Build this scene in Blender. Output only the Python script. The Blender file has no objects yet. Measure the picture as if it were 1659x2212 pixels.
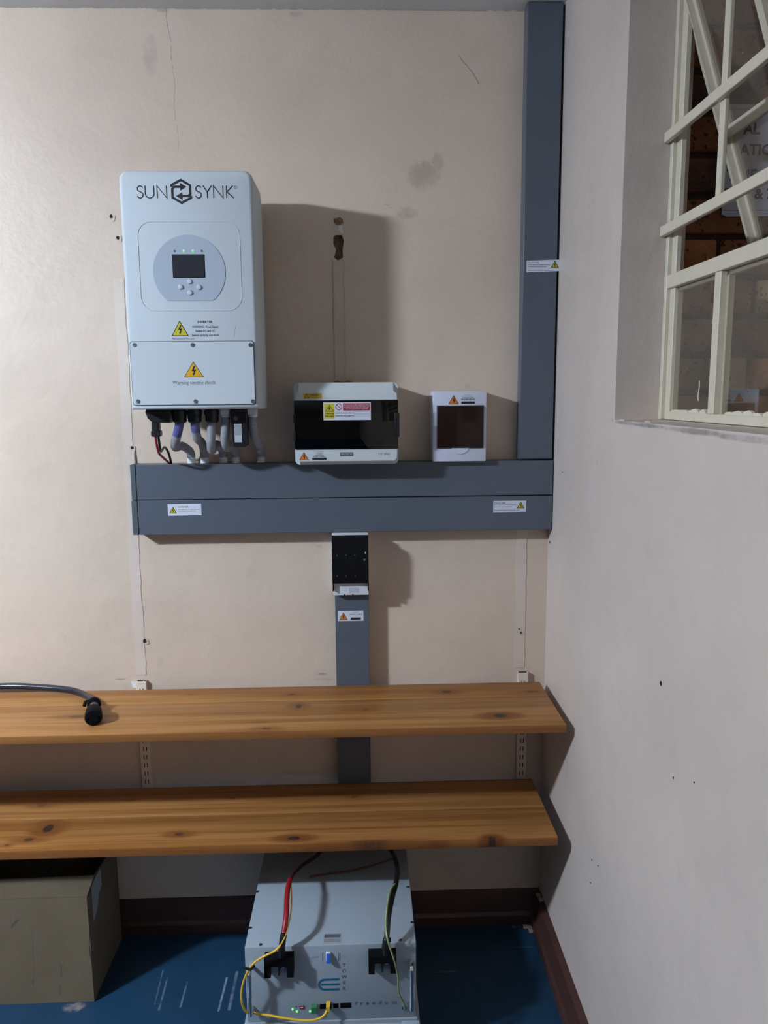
import bpy, bmesh, math, random
from mathutils import Vector, Matrix
random.seed(7)
S = bpy.context.scene
COL = S.collection
PI = math.pi

# ---------------------------------------------------------------- camera
cam = bpy.data.objects.new('camera', bpy.data.cameras.new('camera'))
COL.objects.link(cam)
_r = [[0.999472, 0.012865, -0.029821, -0.529543], [-0.031432, 0.152072, -0.987869, -2.12], [-0.008174, 0.988286, 0.152396, 1.591421]]
cam.matrix_world = Matrix(_r + [[0, 0, 0, 1]])
cam.data.sensor_fit = 'AUTO'
cam.data.sensor_width = 36.0
cam.data.lens = 1650 / 2212 * 36.0
cam.data.clip_start = 0.02
S.camera = cam

# ---------------------------------------------------------------- world, exposure
wd = bpy.data.worlds.new('world'); S.world = wd; wd.use_nodes = True
wd.node_tree.nodes['Background'].inputs[0].default_value = (0.24, 0.21, 0.18, 1)
wd.node_tree.nodes['Background'].inputs[1].default_value = 0.45
S.view_settings.view_transform = 'Standard'
S.view_settings.look = 'None'
S.view_settings.gamma = 1
S.view_settings.use_curve_mapping = False
S.view_settings.exposure = 0.0
S.cycles.max_bounces = 10
S.cycles.diffuse_bounces = 3
S.cycles.transparent_max_bounces = 12
S.cycles.use_denoising = True

# the lamp of the room: one ceiling tube (built below), its colour and strength
LAMP_COL = (0.735, 0.858, 1.04)
LAMP_POW = 1130.0
LAMP_X0, LAMP_X1, LAMP_Y, LAMP_Z = -2.91, -2.67, -1.607, 2.425
LAMP_W, LAMP_H = 0.09, 0.055      # section of its opal diffuser, which shines mostly downwards

# ---------------------------------------------------------------- node helpers
class V:
    """socket wrapper so that masks can be written as expressions"""
    def __init__(s, nt, sock): s.nt = nt; s.s = sock
    def _m(s, op, *a):
        n = s.nt.nodes.new('ShaderNodeMath'); n.operation = op
        for i, x in enumerate((s,) + a):
            if isinstance(x, V): s.nt.links.new(x.s, n.inputs[i])
            else: n.inputs[i].default_value = x
        return V(s.nt, n.outputs[0])
    def __add__(s, o): return s._m('ADD', o)
    __radd__ = __add__
    def __sub__(s, o): return s._m('SUBTRACT', o)
    def __mul__(s, o): return s._m('MULTIPLY', o)
    __rmul__ = __mul__
    def __truediv__(s, o): return s._m('DIVIDE', o)
    def neg(s): return s._m('MULTIPLY', -1.0)
    def max(s, o): return s._m('MAXIMUM', o)
    def min(s, o): return s._m('MINIMUM', o)
    def abs(s): return s._m('ABSOLUTE')
    def sqrt(s): return s._m('SQRT')
    def exp(s): return s._m('EXPONENT')
    def clamp(s):
        r = s._m('ADD', 0.0); r.s.node.use_clamp = True; return r
    def ramp(s, a, b):   # 0 at a, 1 at b, smooth
        n = s.nt.nodes.new('ShaderNodeMapRange'); n.interpolation_type = 'SMOOTHSTEP'
        s.nt.links.new(s.s, n.inputs[0]); n.inputs[1].default_value = a; n.inputs[2].default_value = b
        return V(s.nt, n.outputs[0])

class M:
    """a principled material with expression helpers"""
    def __init__(s, name, rough=0.5, spec=0.5, metal=0.0):
        s.m = bpy.data.materials.new(name); s.m.use_nodes = True
        s.nt = s.m.node_tree; s.b = s.nt.nodes['Principled BSDF']
        s.b.inputs['Roughness'].default_value = rough
        s.b.inputs['Specular IOR Level'].default_value = spec
        s.b.inputs['Metallic'].default_value = metal
        s._co = None
    def co(s, world=True):
        if s._co is None:
            n = s.nt.nodes.new('ShaderNodeNewGeometry')
            sp = s.nt.nodes.new('ShaderNodeSeparateXYZ'); s.nt.links.new(n.outputs['Position'], sp.inputs[0])
            s._vec = n.outputs['Position']
            s._co = [V(s.nt, sp.outputs[i]) for i in range(3)]
        return s._co
    def vec(s, x, y, z):
        n = s.nt.nodes.new('ShaderNodeCombineXYZ')
        for i, v in enumerate((x, y, z)):
            if isinstance(v, V): s.nt.links.new(v.s, n.inputs[i])
            else: n.inputs[i].default_value = v
        return n.outputs[0]
    def noise(s, scale, detail=3, vec=None, rough=0.55):
        n = s.nt.nodes.new('ShaderNodeTexNoise'); n.inputs['Scale'].default_value = scale
        n.inputs['Detail'].default_value = detail; n.inputs['Roughness'].default_value = rough
        if vec is None: s.co(); vec = s._vec
        s.nt.links.new(vec, n.inputs['Vector']); return V(s.nt, n.outputs['Fac'])
    def mix(s, fac, a, b):
        n = s.nt.nodes.new('ShaderNodeMix'); n.data_type = 'RGBA'
        if isinstance(fac, V): s.nt.links.new(fac.s, n.inputs[0])
        else: n.inputs[0].default_value = fac
        for i, c in ((6, a), (7, b)):
            if isinstance(c, tuple): n.inputs[i].default_value = (*c, 1)
            else: s.nt.links.new(c, n.inputs[i])
        return n.outputs[2]
    def color(s, c):
        if isinstance(c, tuple): s.b.inputs['Base Color'].default_value = (*c, 1)
        else: s.nt.links.new(c, s.b.inputs['Base Color'])
        return s
    def bump(s, h, dist=0.001, strength=1.0):
        n = s.nt.nodes.new('ShaderNodeBump'); n.inputs['Distance'].default_value = dist
        n.inputs['Strength'].default_value = strength
        s.nt.links.new(h.s, n.inputs['Height']); s.nt.links.new(n.outputs[0], s.b.inputs['Normal']); return s
    def spot(s, u, v, cu, cv, ru, rv):
        """1 in the middle of an ellipse, 0 outside it"""
        a = (u - cu) / ru; b = (v - cv) / rv
        return (a * a + b * b).ramp(1.0, 0.15)
    def seg(s, u, v, u0, v0, u1, v1, w):
        """1 on a line segment of width w"""
        du, dv = u1 - u0, v1 - v0; L2 = du * du + dv * dv
        t = (((u - u0) * du + (v - v0) * dv) / L2).clamp()
        a = u - (t * du + u0); b = v - (t * dv + v0)
        return (a * a + b * b).sqrt().ramp(w, w * 0.25)

def plain(name, c, rough=0.5, spec=0.5, metal=0.0, var=0.06, scale=35, bump=0.0, bscale=300):
    m = M(name, rough, spec, metal)
    k = m.noise(scale)
    m.color(m.mix(k, tuple(x * (1 - var) for x in c), tuple(min(1, x * (1 + var)) for x in c)))
    if bump: m.bump(m.noise(bscale, 2), bump)
    return m.m

def glow(name, c, strength):
    m = bpy.data.materials.new(name); m.use_nodes = True; nt = m.node_tree
    b = nt.nodes['Principled BSDF']
    b.inputs['Base Color'].default_value = (*c, 1)
    b.inputs['Emission Color'].default_value = (*c, 1); b.inputs['Emission Strength'].default_value = strength
    return m

def paint(name, base, stains=(), cracks=(), ax=(0, 2), rough=0.42, mott=0.07):
    """wall paint: mottled, dirty specks, stains at fixed places"""
    m = M(name, rough, 0.35)
    co = m.co(); u, v = co[ax[0]], co[ax[1]]
    n1 = m.noise(2.2, 4); n2 = m.noise(14, 4); n3 = m.noise(60, 3)
    c = m.mix(n1.ramp(0.3, 0.7), tuple(x * (1 - mott) for x in base), tuple(min(1, x * (1 + mott * .6)) for x in base))
    c = m.mix(n2.ramp(0.5, 0.78) * 0.16, c, tuple(x * 0.72 for x in base))
    c = m.mix(m.noise(190, 1).ramp(0.70, 0.80) * 0.22, c, tuple(x * 0.5 for x in base))
    if stains:
        tot = None
        wob = (n3 - 0.5) * 1.2
        for (cu, cv, ru, rv, k) in stains:
            a = (u - cu) / ru; b = (v - cv) / rv
            q = ((a * a + b * b) + wob).ramp(1.0, 0.2) * (k * .38)
            tot = q if tot is None else tot.max(q)
        c = m.mix((tot * n2.ramp(0.25, 0.6)).clamp(), c, (0.10, 0.085, 0.075))
    if cracks:
        tot = None
        w = (n2 - 0.5) * 0.02
        uu = u + w
        for (u0, v0, u1, v1, wd_, k) in cracks:
            q = m.seg(uu, v, u0, v0, u1, v1, wd_) * k
            tot = q if tot is None else tot.max(q)
        c = m.mix((tot * n3.ramp(0.3, 0.55)).clamp(), c, (0.12, 0.10, 0.09))
    m.color(c)
    m.bump(n2 * 0.7 + n3 * 0.25, 0.0035)
    return m.m

def pine(name, yedge, knots, tint=(1, 1, 1), seed=0.0):
    """pine plank: grain along x, knots at given places, grain flowing round them"""
    m = M(name, 0.45, 0.28)
    x, y, z = m.co()
    g = y * 1.0 + z * 0.6
    spots = None; halo = None
    for (kx, ky, a, b, k) in knots:
        dx = (x - kx) / (a * 3.2); dy = (y - ky) / (b * 2.6)
        e = (dx * dx + dy * dy).neg().exp()
        g = g + e * (y - ky) * -0.75
        dx2 = (x - kx) / a; dy2 = (y - ky) / b
        q = (dx2 * dx2 + dy2 * dy2)
        sp = q.ramp(1.5, 0.45) * k
        ha = (dx2 * dx2 * 0.35 + dy2 * dy2).ramp(9.0, 0.6) * (0.95 * k)
        spots = sp if spots is None else spots.max(sp)
        halo = ha if halo is None else halo.max(ha)
    v1 = m.vec(x * 0.9 + seed, g * 30.0, z * 6.0)
    n = m.noise(1.0, 5, v1, 0.6)
    v2 = m.vec(x * 3.0 + seed, g * 170.0, z * 30.0)
    f = m.noise(1.0, 3, v2)
    v3 = m.vec(x * 0.6 + seed, g * 7.0, 0.0)
    b_ = m.noise(1.0, 2, v3)
    t = lambda c: tuple(p * q for p, q in zip(c, tint))
    c = m.mix(n.ramp(0.34, 0.62), t((0.30, 0.128, 0.033)), t((0.44, 0.215, 0.070)))
    c = m.mix(b_.ramp(0.45, 0.75) * 0.5, c, t((0.27, 0.10, 0.022)))
    s4 = m.noise(1.0, 2, m.vec(x * 0.45 + seed * 2.0, g * 60.0, z * 4.0))
    c = m.mix(s4.ramp(.60, .72) * .55, c, t((0.20, 0.072, 0.016)))
    c = m.mix(f.ramp(0.50, 0.66) * 0.42, c, t((0.21, 0.078, 0.017)))
    if yedge: c = m.mix(y.ramp(yedge + .004, yedge + .0005) * .55, c, t((0.22, 0.070, 0.014)))
    if halo is not None:
        c = m.mix((halo * n.ramp(0.2, 0.6)).clamp(), c, t((0.17, 0.052, 0.010)))
        c = m.mix((spots * m.noise(120, 3).ramp(0.15, 0.5)).clamp(), c, (0.040, 0.022, 0.018))
    m.color(c)
    m.bump(n * 0.6 + f * 0.5, 0.0006)
    return m.m

# ---------------------------------------------------------------- mesh helpers
def root_loc(p):
    while p is not None and p.parent is not None: p = p.parent
    return Vector(p.location) if p is not None else Vector((0, 0, 0))

class B:
    """collects shapes given in world metres; build() links them as ONE mesh object"""
    def __init__(s): s.bm = bmesh.new()
    def box(s, x0, x1, y0, y1, z0, z1, bev=0.0, seg=2):
        b = bmesh.new(); bmesh.ops.create_cube(b, size=1)
        for v in b.verts:
            v.co = Vector(((x0 + x1) / 2 + v.co.x * (x1 - x0), (y0 + y1) / 2 + v.co.y * (y1 - y0), (z0 + z1) / 2 + v.co.z * (z1 - z0)))
        if bev: bmesh.ops.bevel(b, geom=b.edges[:], offset=bev, segments=seg, profile=0.5, affect='EDGES')
        return s._add(b)
    def _add(s, b):
        me = bpy.data.meshes.new('tmp'); b.to_mesh(me); b.free(); s.bm.from_mesh(me); bpy.data.meshes.remove(me); return s
    def prism(s, pts, n0, n1, plane='xz', bev=0.0, seg=2):
        """polygon in a plane, extruded from n0 to n1 along the third axis"""
        f3 = {'xz': lambda p, n: (p[0], n, p[1]), 'yz': lambda p, n: (n, p[0], p[1]), 'xy': lambda p, n: (p[0], p[1], n)}[plane]
        b = bmesh.new()
        A = [b.verts.new(f3(p, n0)) for p in pts]; C = [b.verts.new(f3(p, n1)) for p in pts]
        fa = b.faces.new(A); fc = b.faces.new(C[::-1])
        k = len(pts)
        for i in range(k): b.faces.new((A[i], C[i], C[(i + 1) % k], A[(i + 1) % k]))
        bmesh.ops.recalc_face_normals(b, faces=b.faces[:])
        if bev:
            b.normal_update()
            fr = fa if n0 < n1 and plane == 'xz' else fc
            bmesh.ops.bevel(b, geom=list(fr.edges), offset=bev, segments=seg, profile=0.5, affect='EDGES')
        return s._add(b)
    def tube(s, pts, r, n=12, cap=True, smooth=0):
        P = [Vector(p) for p in pts]
        if smooth: P = spline(P, smooth)
        R = r if isinstance(r, (list, tuple)) else [r] * len(P)
        if isinstance(r, (list, tuple)) and len(R) != len(P):
            R = [r[min(len(r) - 1, int(i * (len(r) - 1) / (len(P) - 1)))] for i in range(len(P))]
        b = s.bm; rings = []; nrm = None
        for i, p in enumerate(P):
            t = (P[min(i + 1, len(P) - 1)] - P[max(i - 1, 0)]).normalized()
            if nrm is None:
                a = Vector((0, 0, 1)) if abs(t.z) < .9 else Vector((1, 0, 0))
                nrm = t.cross(a).normalized()
            else:
                nrm = (nrm - t * nrm.dot(t)).normalized()
            bi = t.cross(nrm)
            rings.append([b.verts.new(p + (nrm * math.cos(2 * PI * k / n) + bi * math.sin(2 * PI * k / n)) * R[i]) for k in range(n)])
        for i in range(len(rings) - 1):
            for k in range(n): b.faces.new((rings[i][k], rings[i][(k + 1) % n], rings[i + 1][(k + 1) % n], rings[i + 1][k]))
        if cap: b.faces.new(rings[0][::-1]); b.faces.new(rings[-1])
        return s
    def lathe(s, c, axis, prof, n=20):
        """prof: (distance along axis, radius) pairs"""
        c = Vector(c); ax = Vector(axis).normalized()
        return s.tube([c + ax * (d + i * 1e-6) for i, (d, _) in enumerate(prof)], [q for _, q in prof], n)
    def build(s, name, mat, parent=None, smooth=0.7, **props):
        bmesh.ops.recalc_face_normals(s.bm, faces=s.bm.faces[:])
        L = root_loc(parent)
        for v in s.bm.verts: v.co -= L
        me = bpy.data.meshes.new(name); s.bm.to_mesh(me); s.bm.free()
        me.materials.append(mat)
        if smooth:
            for p in me.polygons: p.use_smooth = True
            me.set_sharp_from_angle(angle=smooth)
        o = bpy.data.objects.new(name, me); COL.objects.link(o)
        if parent is not None: o.parent = parent
        for k, v in props.items(): o[k] = v
        return o

def spline(P, k):
    out = []
    for i in range(len(P) - 1):
        p0, p1, p2, p3 = P[max(i - 1, 0)], P[i], P[i + 1], P[min(i + 2, len(P) - 1)]
        for j in range(k):
            t = j / k
            out.append(0.5 * ((2 * p1) + (p2 - p0) * t + (2 * p0 - 5 * p1 + 4 * p2 - p3) * t * t + (3 * p1 - p0 - 3 * p2 + p3) * t ** 3))
    out.append(P[-1]); return out

def thing(name, label, cat, loc, group=None):
    o = bpy.data.objects.new(name, None); COL.objects.link(o)
    o.location = loc; o.empty_display_size = 0.05
    o['label'] = label; o['category'] = cat
    if group: o['group'] = group
    return o
def rehome(o):
    """put a single-mesh thing's origin at its base"""
    vs = [v.co for v in o.data.vertices]
    c = Vector((sum(v.x for v in vs) / len(vs), sum(v.y for v in vs) / len(vs), min(v.z for v in vs)))
    o.data.transform(Matrix.Translation(-c)); o.location = c; return o

def rrect(x0, x1, z0, z1, r, n=6, corners=(1, 1, 1, 1)):
    """rounded rectangle, corners: bl br tr tl"""
    out = []
    for i, (cx, cz, a) in enumerate(((x0 + r, z0 + r, PI), (x1 - r, z0 + r, 1.5 * PI), (x1 - r, z1 - r, 0), (x0 + r, z1 - r, .5 * PI))):
        if corners[i]:
            out += [(cx + r * math.cos(a + .5 * PI * k / n), cz + r * math.sin(a + .5 * PI * k / n)) for k in range(n + 1)]
        else:
            out.append(((x0, z0), (x1, z0), (x1, z1), (x0, z1))[i])
    return out

def stroke(b, pts, w, y0, y1, T=lambda p: p, plane='xz'):
    """mitred stroke along a 2D polyline, extruded"""
    n = len(pts); L = []; R = []
    for i in range(n):
        p = Vector(pts[i])
        d0 = (Vector(pts[i]) - Vector(pts[i - 1])).normalized() if i else None
        d1 = (Vector(pts[i + 1]) - Vector(pts[i])).normalized() if i < n - 1 else None
        if d0 is None: d0 = d1
        if d1 is None: d1 = d0
        t = (d0 + d1)
        t = t.normalized() if t.length > 1e-6 else d0
        nn = Vector((-t.y, t.x)); c = max(0.45, nn.dot(Vector((-d1.y, d1.x))))
        L.append(p + nn * (w / 2 / c)); R.append(p - nn * (w / 2 / c))
    for i in range(n - 1):
        b.prism([T(L[i]), T(L[i + 1]), T(R[i + 1]), T(R[i])], y0, y1, plane)
    return b

def arc(cx, cy, rx, ry, a0, a1, n=10):
    return [(cx + rx * math.cos(math.radians(a0 + (a1 - a0) * k / n)), cy + ry * math.sin(math.radians(a0 + (a1 - a0) * k / n))) for k in range(n + 1)]

def text(s, x, z, h, y, mat, parent, name='lettering', align='LEFT', width=None, bold=0.0, shear=0.0, thick=0.0002, face='-y', spacing=1.0):
    """lettering as real flat mesh; (x,z) is the left / centre of the baseline, h the capital height"""
    cu = bpy.data.curves.new('t', 'FONT'); cu.body = s; cu.align_x = align; cu.size = 1.0
    cu.resolution_u = 2; cu.offset = bold; cu.shear = shear; cu.extrude = 0.0; cu.space_character = spacing
    ob = bpy.data.objects.new('t', cu); COL.objects.link(ob)
    dg = bpy.context.evaluated_depsgraph_get()
    me = bpy.data.meshes.new_from_object(ob.evaluated_get(dg))
    bpy.data.objects.remove(ob); bpy.data.curves.remove(cu)
    b = bmesh.new(); b.from_mesh(me); bpy.data.meshes.remove(me)
    if not b.verts: b.free(); return None
    xs = [v.co.x for v in b.verts]
    k = h / 0.69
    kx = k if width is None else width / (max(xs) - min(xs))
    L = root_loc(parent)
    for v in b.verts:
        px, pz = v.co.x * kx, v.co.y * k
        if face == '-y': v.co = Vector((x + px, y - thick, z + pz)) - L
        elif face == 'top': v.co = Vector((x + px, z + pz, y + thick)) - L
    me = bpy.data.meshes.new(name); b.to_mesh(me); b.free(); me.materials.append(mat)
    o = bpy.data.objects.new(name, me); COL.objects.link(o); o.parent = parent
    return o

def copy_tree(o, parent=None, delta=(0, 0, 0)):
    c = o.copy(); COL.objects.link(c); c.parent = parent
    if parent is None: c.location = Vector(o.location) + Vector(delta)
    for ch in list(o.children): copy_tree(ch, c)
    return c

def tri_sign(x, z, w, h, y, parent, fill, edge, name='warning_triangle', er=0.13):
    """warning triangle with a lightning arrow: three thin layers"""
    b = B(); b.prism([(x - w / 2, z), (x + w / 2, z), (x, z + h)], y - 0.0002, y)
    t = b.build(name, edge, parent, smooth=0)
    i = w * er
    B().prism([(x - w / 2 + i, z + i * .58), (x + w / 2 - i, z + i * .58), (x, z + h - i * 1.1)], y - 0.0004, y - 0.0002).build('triangle_field', fill, parent, smooth=0)
    P = lambda u, v: (x + u * w, z + v * h)
    q = B()
    q.prism([P(.02, .72), P(-.10, .40), P(.0, .40), P(.10, .72)][::-1], y - 0.0006, y - 0.0004)
    q.prism([P(-.02, .44), P(.14, .50), P(.03, .22), P(-.03, .22), P(.02, .38), P(-.04, .36)][::-1], y - 0.0006, y - 0.0004)
    q.prism([P(-.06, .25), P(.08, .27), P(-.01, .10)][::-1], y - 0.0006, y - 0.0004)
    q.build('lightning_arrow', edge, parent, smooth=0)
    return t

# ---------------------------------------------------------------- materials
m_wall = paint('peach_paint', (0.70, 0.565, 0.445),
    stains=[(*(-1.0517,2.4498), .022, .06, .55), (*(-0.3539,2.1591), .05, .045, .75), (*(-0.3970,2.0661), .035, .02, .6), (*(-0.3173,2.1938), .02, .03, .5),
            (*(-1.2278,0.7882), .02, .004, 1.4), (*(-0.6472,0.7918), .015, .005, 1.2), (*(-0.6435,0.7749), .03, .006, .6), (*(-0.6486,1.1690), .012, .006, .4),
            (*(-1.1130,0.8373), .012, .02, .4), (*(-0.0910,1.4178), .02, .012, .7), (*(-0.2328,1.6104), .012, .01, .5), (*(-0.8386,0.5336), .006, .006, .8),
            (*(-0.9805,0.5385), .004, .004, .9), (*(-0.9903,0.5604), .003, .003, .9), (*(-0.6784,2.5498), .02, .008, .9), (*(-1.0169,2.5563), .02, .006, .8)],
    cracks=[(*(-1.0064,2.5800), *(-0.9972,2.4391), .0016, .5), (*(-0.9972,2.4391), *(-0.9929,2.2160), .0012, .45), (*(-0.2604,2.4534), *(-0.2093,2.3869), .002, .6),
            (*(-0.4582,2.0895), *(-0.4399,2.0778), .0015, .4), (*(-1.4207,2.5602), *(-0.0859,2.5599), .002, .55)])
m_wallr = paint('greyed_paint', (0.68, 0.58, 0.505),
    stains=[(-.60, 1.531, .07, .005, 1.6), (-.72, 1.530, .10, .0045, 1.5), (-.92, 1.529, .13, .006, 1.5), (-1.1, 1.527, .15, .006, 1.4), (*(-0.4286,1.4354), .004, .01, .6), (*(-0.2665,0.6346), .012, .05, .25)],
    cracks=[], ax=(1, 2))
m_ceil = paint('ceiling_paint', (0.74, 0.73, 0.72), ax=(0, 1))
m_far = plain('dark_unseen_wall', (0.13, 0.10, 0.085), 0.8, var=.2, scale=12)  # unseen walls, coloured dark to cut the light they bounce back
m_strip = paint('old_track_paint', (0.715, 0.605, 0.51))
m_fill = paint('filler', (0.66, 0.535, 0.43), mott=.1)
m_rim = paint('chipped_paint', (.66, .57, .48))
m_chase = paint('chase_edge_shade', (0.54, 0.42, 0.325))  # brown for painted shadow lines along the filled chase
m_white_paint = plain('bare_filler', (0.80, 0.77, 0.72), 0.7, var=.15, scale=120)
m_hole = plain('bare_plaster', (0.27, 0.165, 0.105), 0.95, 0.1, var=.5, scale=90, bump=.004, bscale=120)
m_dark = plain('dark_hole', (0.025, 0.02, 0.018), 0.9, 0.1)

mf = M('blue_floor_paint', 0.34, 0.5)
x, y, z = mf.co()
n1 = mf.noise(3, 4); n2 = mf.noise(40, 4)
st = mf.noise(1.0, 3, mf.vec(x * 70, y * 3.0 + x * 14, 0.0))
c = mf.mix(n1.ramp(.3, .7), (0.0105, 0.043, 0.086), (0.0135, 0.054, 0.106))
c = mf.mix(st.ramp(.62, .8) * .18, c, (0.05, 0.10, 0.15))
tot = None
for (a0, b0, a1, b1, w_, k) in [(*(-1.0810,-0.3077), *(-1.0860,-0.1940), .004, .45), (*(-1.0260,-0.2991), *(-1.0279,-0.2134), .004, .55), (*(-0.9227,-0.3157), *(-0.9205,-0.2008), .004, .9),
        (*(-0.8954,-0.3122), *(-0.8954,-0.1811), .006, .5), (*(-1.0970,-0.2884), *(-1.1060,-0.1654), .003, .35), (*(-0.3388,-0.2041), *(-0.2801,-0.2030), .002, .4), (*(-0.1262,-0.1149), *(-0.0451,-0.1183), .002, .3)]:
    q = mf.seg(x, y, a0, b0, a1, b1, w_) * k
    tot = q if tot is None else tot.max(q)
c = mf.mix((tot * n2.ramp(.25, .6)).clamp(), c, (0.26, 0.34, 0.40))
sp = None
for (a0, b0, r_) in [(*(-1.3091,-0.2892), .022), (*(-0.0805,-0.0301), .006), (*(-0.0647,-0.0288), .004), (*(-0.0669,-0.0122), .004), (*(-0.0345,-0.0073), .02)]:
    q = mf.spot(x, y, a0, b0, r_ * 1.6, r_)
    sp = q if sp is None else sp.max(q)
c = mf.mix((sp * n2.ramp(.3, .6)).clamp(), c, (0.26, 0.23, 0.21))
mf.color(c); mf.bump(n2 * .5 + n1, .002)
m_floor = mf.m

m_skirt = plain('red_brown_skirting', (0.075, 0.031, 0.025), 0.42, var=.25, scale=25, bump=.001)
m_putty = plain('skirting_filler', (0.40, 0.30, 0.26), .8, var=.2)
m_trunk = plain('grey_pvc', (0.098, 0.117, 0.144), 0.36, 0.5, var=.03, scale=6, bump=.0002, bscale=60)
m_trunk_d = plain('grey_pvc_dark', (0.088, 0.108, 0.118), 0.45, var=.03)  # slightly darker grey of trunking bases and end caps
m_invw = plain('inverter_white', (0.61, 0.66, 0.68), 0.6, 0.12, var=.012, scale=6)
m_disc = plain('grey_panel', (0.45, 0.51, 0.58), 0.42, var=.015)
m_btn = plain('button_silver', (0.60, 0.66, 0.73), 0.3)
m_screen = plain('lcd_dark', (0.035, 0.037, 0.045), 0.16, 0.6)
m_ink = plain('black_ink', (0.012, 0.013, 0.018), 0.5)
m_ink_g = plain('grey_ink', (0.10, 0.11, 0.12), 0.5)
m_ink_l = plain('pale_ink', (0.33, 0.36, 0.39), 0.5)
m_ink_n = plain('navy_ink', (0.018, 0.02, 0.06), 0.5)
m_ink_p = plain('label_grey', (0.24, 0.26, 0.28), 0.5)
m_sil = plain('silver_ink', (0.50, 0.54, 0.58), 0.5)
m_yel = plain('yellow_print', (0.62, 0.55, 0.03), 0.45)
m_amb = plain('amber_print', (0.78, 0.44, 0.015), 0.45)
m_org = plain('orange_print', (0.74, 0.19, 0.02), 0.45)
m_dyel = plain('yellow_sticker', (0.66, 0.46, 0.02), 0.45)
m_red = plain('red_print', (0.34, 0.015, 0.035), 0.45)
m_stick = plain('white_sticker', (0.70, 0.72, 0.80), 0.42, var=.02)
m_black = plain('black_plastic', (0.010, 0.010, 0.012), 0.36, 0.5, var=.2)
m_blackm = plain('black_matte', (0.005, 0.005, 0.006), 0.7, 0.10, var=.2)
m_steel = plain('screw_steel', (0.30, 0.31, 0.33), 0.38, metal=1.0)
m_chrome = plain('chrome', (0.72, 0.74, 0.76), 0.12, metal=1.0)
m_dbw = plain('db_white', (0.62, 0.66, 0.66), 0.34, var=.02)
m_db2 = plain('db_white_blue', (0.66, 0.69, 0.80), 0.34, var=.02)
m_fit = plain('fitting_white', (0.72, 0.74, 0.74), 0.4, var=.03)
m_bat = plain('battery_steel_paint', (0.33, 0.39, 0.435), 0.36, var=.02, bump=.0002)
m_logo = plain('teal_print', (0.012, 0.13, 0.24), 0.4)
m_wred = plain('red_cable', (0.30, 0.010, 0.016), 0.4)
m_wyel = plain('yellow_cable', (0.80, 0.50, 0.03), 0.42)
m_wgrn = plain('green_stripe', (0.12, 0.20, 0.06), 0.45)
m_rust = plain('brown_wire', (0.10, 0.028, 0.015), 0.5)
m_bluesw = plain('blue_switch', (0.02, 0.10, 0.50), 0.35)
m_grn = plain('green_connector', (0.035, 0.20, 0.09), 0.45)
m_pinkd = plain('dip_switch_red', (0.25, 0.03, 0.06), 0.45)
m_led = glow('led_green', (0.16, 0.85, 0.15), 1.1)
m_hose = plain('black_hose', (0.015, 0.018, 0.026), 0.30, 0.5)
m_win = plain('cream_frame_paint', (0.75, 0.67, 0.515), 0.42, var=.07, scale=50, bump=.0006, bscale=90)
m_flake = plain('cream_putty', (0.74, 0.68, 0.52), 0.7, var=.1)
m_paper = plain('poster_paper', (0.60, 0.66, 0.84), 0.6, var=.03)
m_mortar = plain('dark_mortar', (0.075, 0.055, 0.042), 0.95, 0.1, var=.3, scale=60, bump=.004, bscale=150)
m_lampbody = plain('lamp_white', (0.8, 0.8, 0.8), 0.4)
m_track = plain('painted_steel_track', (0.82, 0.71, 0.58), 0.45)

mc = M('cardboard', 0.85, 0.15)
x, y, z = mc.co()
n1 = mc.noise(5, 4); n2 = mc.noise(1.0, 2, mc.vec(x * 240, y * 240, z * 3)); n3 = mc.noise(30, 3)
c = mc.mix(n1.ramp(.3, .7), (0.160, 0.122, 0.075), (0.19, 0.147, 0.094))
c = mc.mix(n2.ramp(.45, .75) * .15, c, (0.14, 0.115, 0.08))
tot = None
for (a0, b0, a1, b1, w_, k) in [(*(-1.4609,0.2170), *(-1.4450,0.2353), .005, .8), (*(-1.4083,0.2126), *(-1.4183,0.0353), .0025, .3), (*(-1.3416,0.0989), *(-1.3426,0.0672), .003, .7),
        (*(-1.3495,0.0398), *(-1.3515,0.0121), .003, .5), (*(-1.4200,0.0603), *(-1.4199,0.0464), .003, .6)]:
    q = mc.seg(x, z, a0, b0, a1, b1, w_) * k
    tot = q if tot is None else tot.max(q)
c = mc.mix(tot, c, (0.09, 0.07, 0.05))
mc.color(c); mc.bump(n2 * .4 + n3 * .6, .0012)
m_card = mc.m
m_cardin = plain('cardboard_inside', (0.20, 0.13, 0.085), .9, .1)
m_tape = plain('pale_label', (0.34, 0.37, 0.39), .5)

mcon = M('conduit_grey', 0.45, 0.4)
x, y, z = mcon.co()
mcon.color(mcon.mix(mcon.noise(20), (0.27, 0.285, 0.31), (0.32, 0.335, 0.36)))
m_cond = mcon.m
m_condb = plain('conduit_blue', (0.105, 0.11, 0.29), .42, var=.05)

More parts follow.
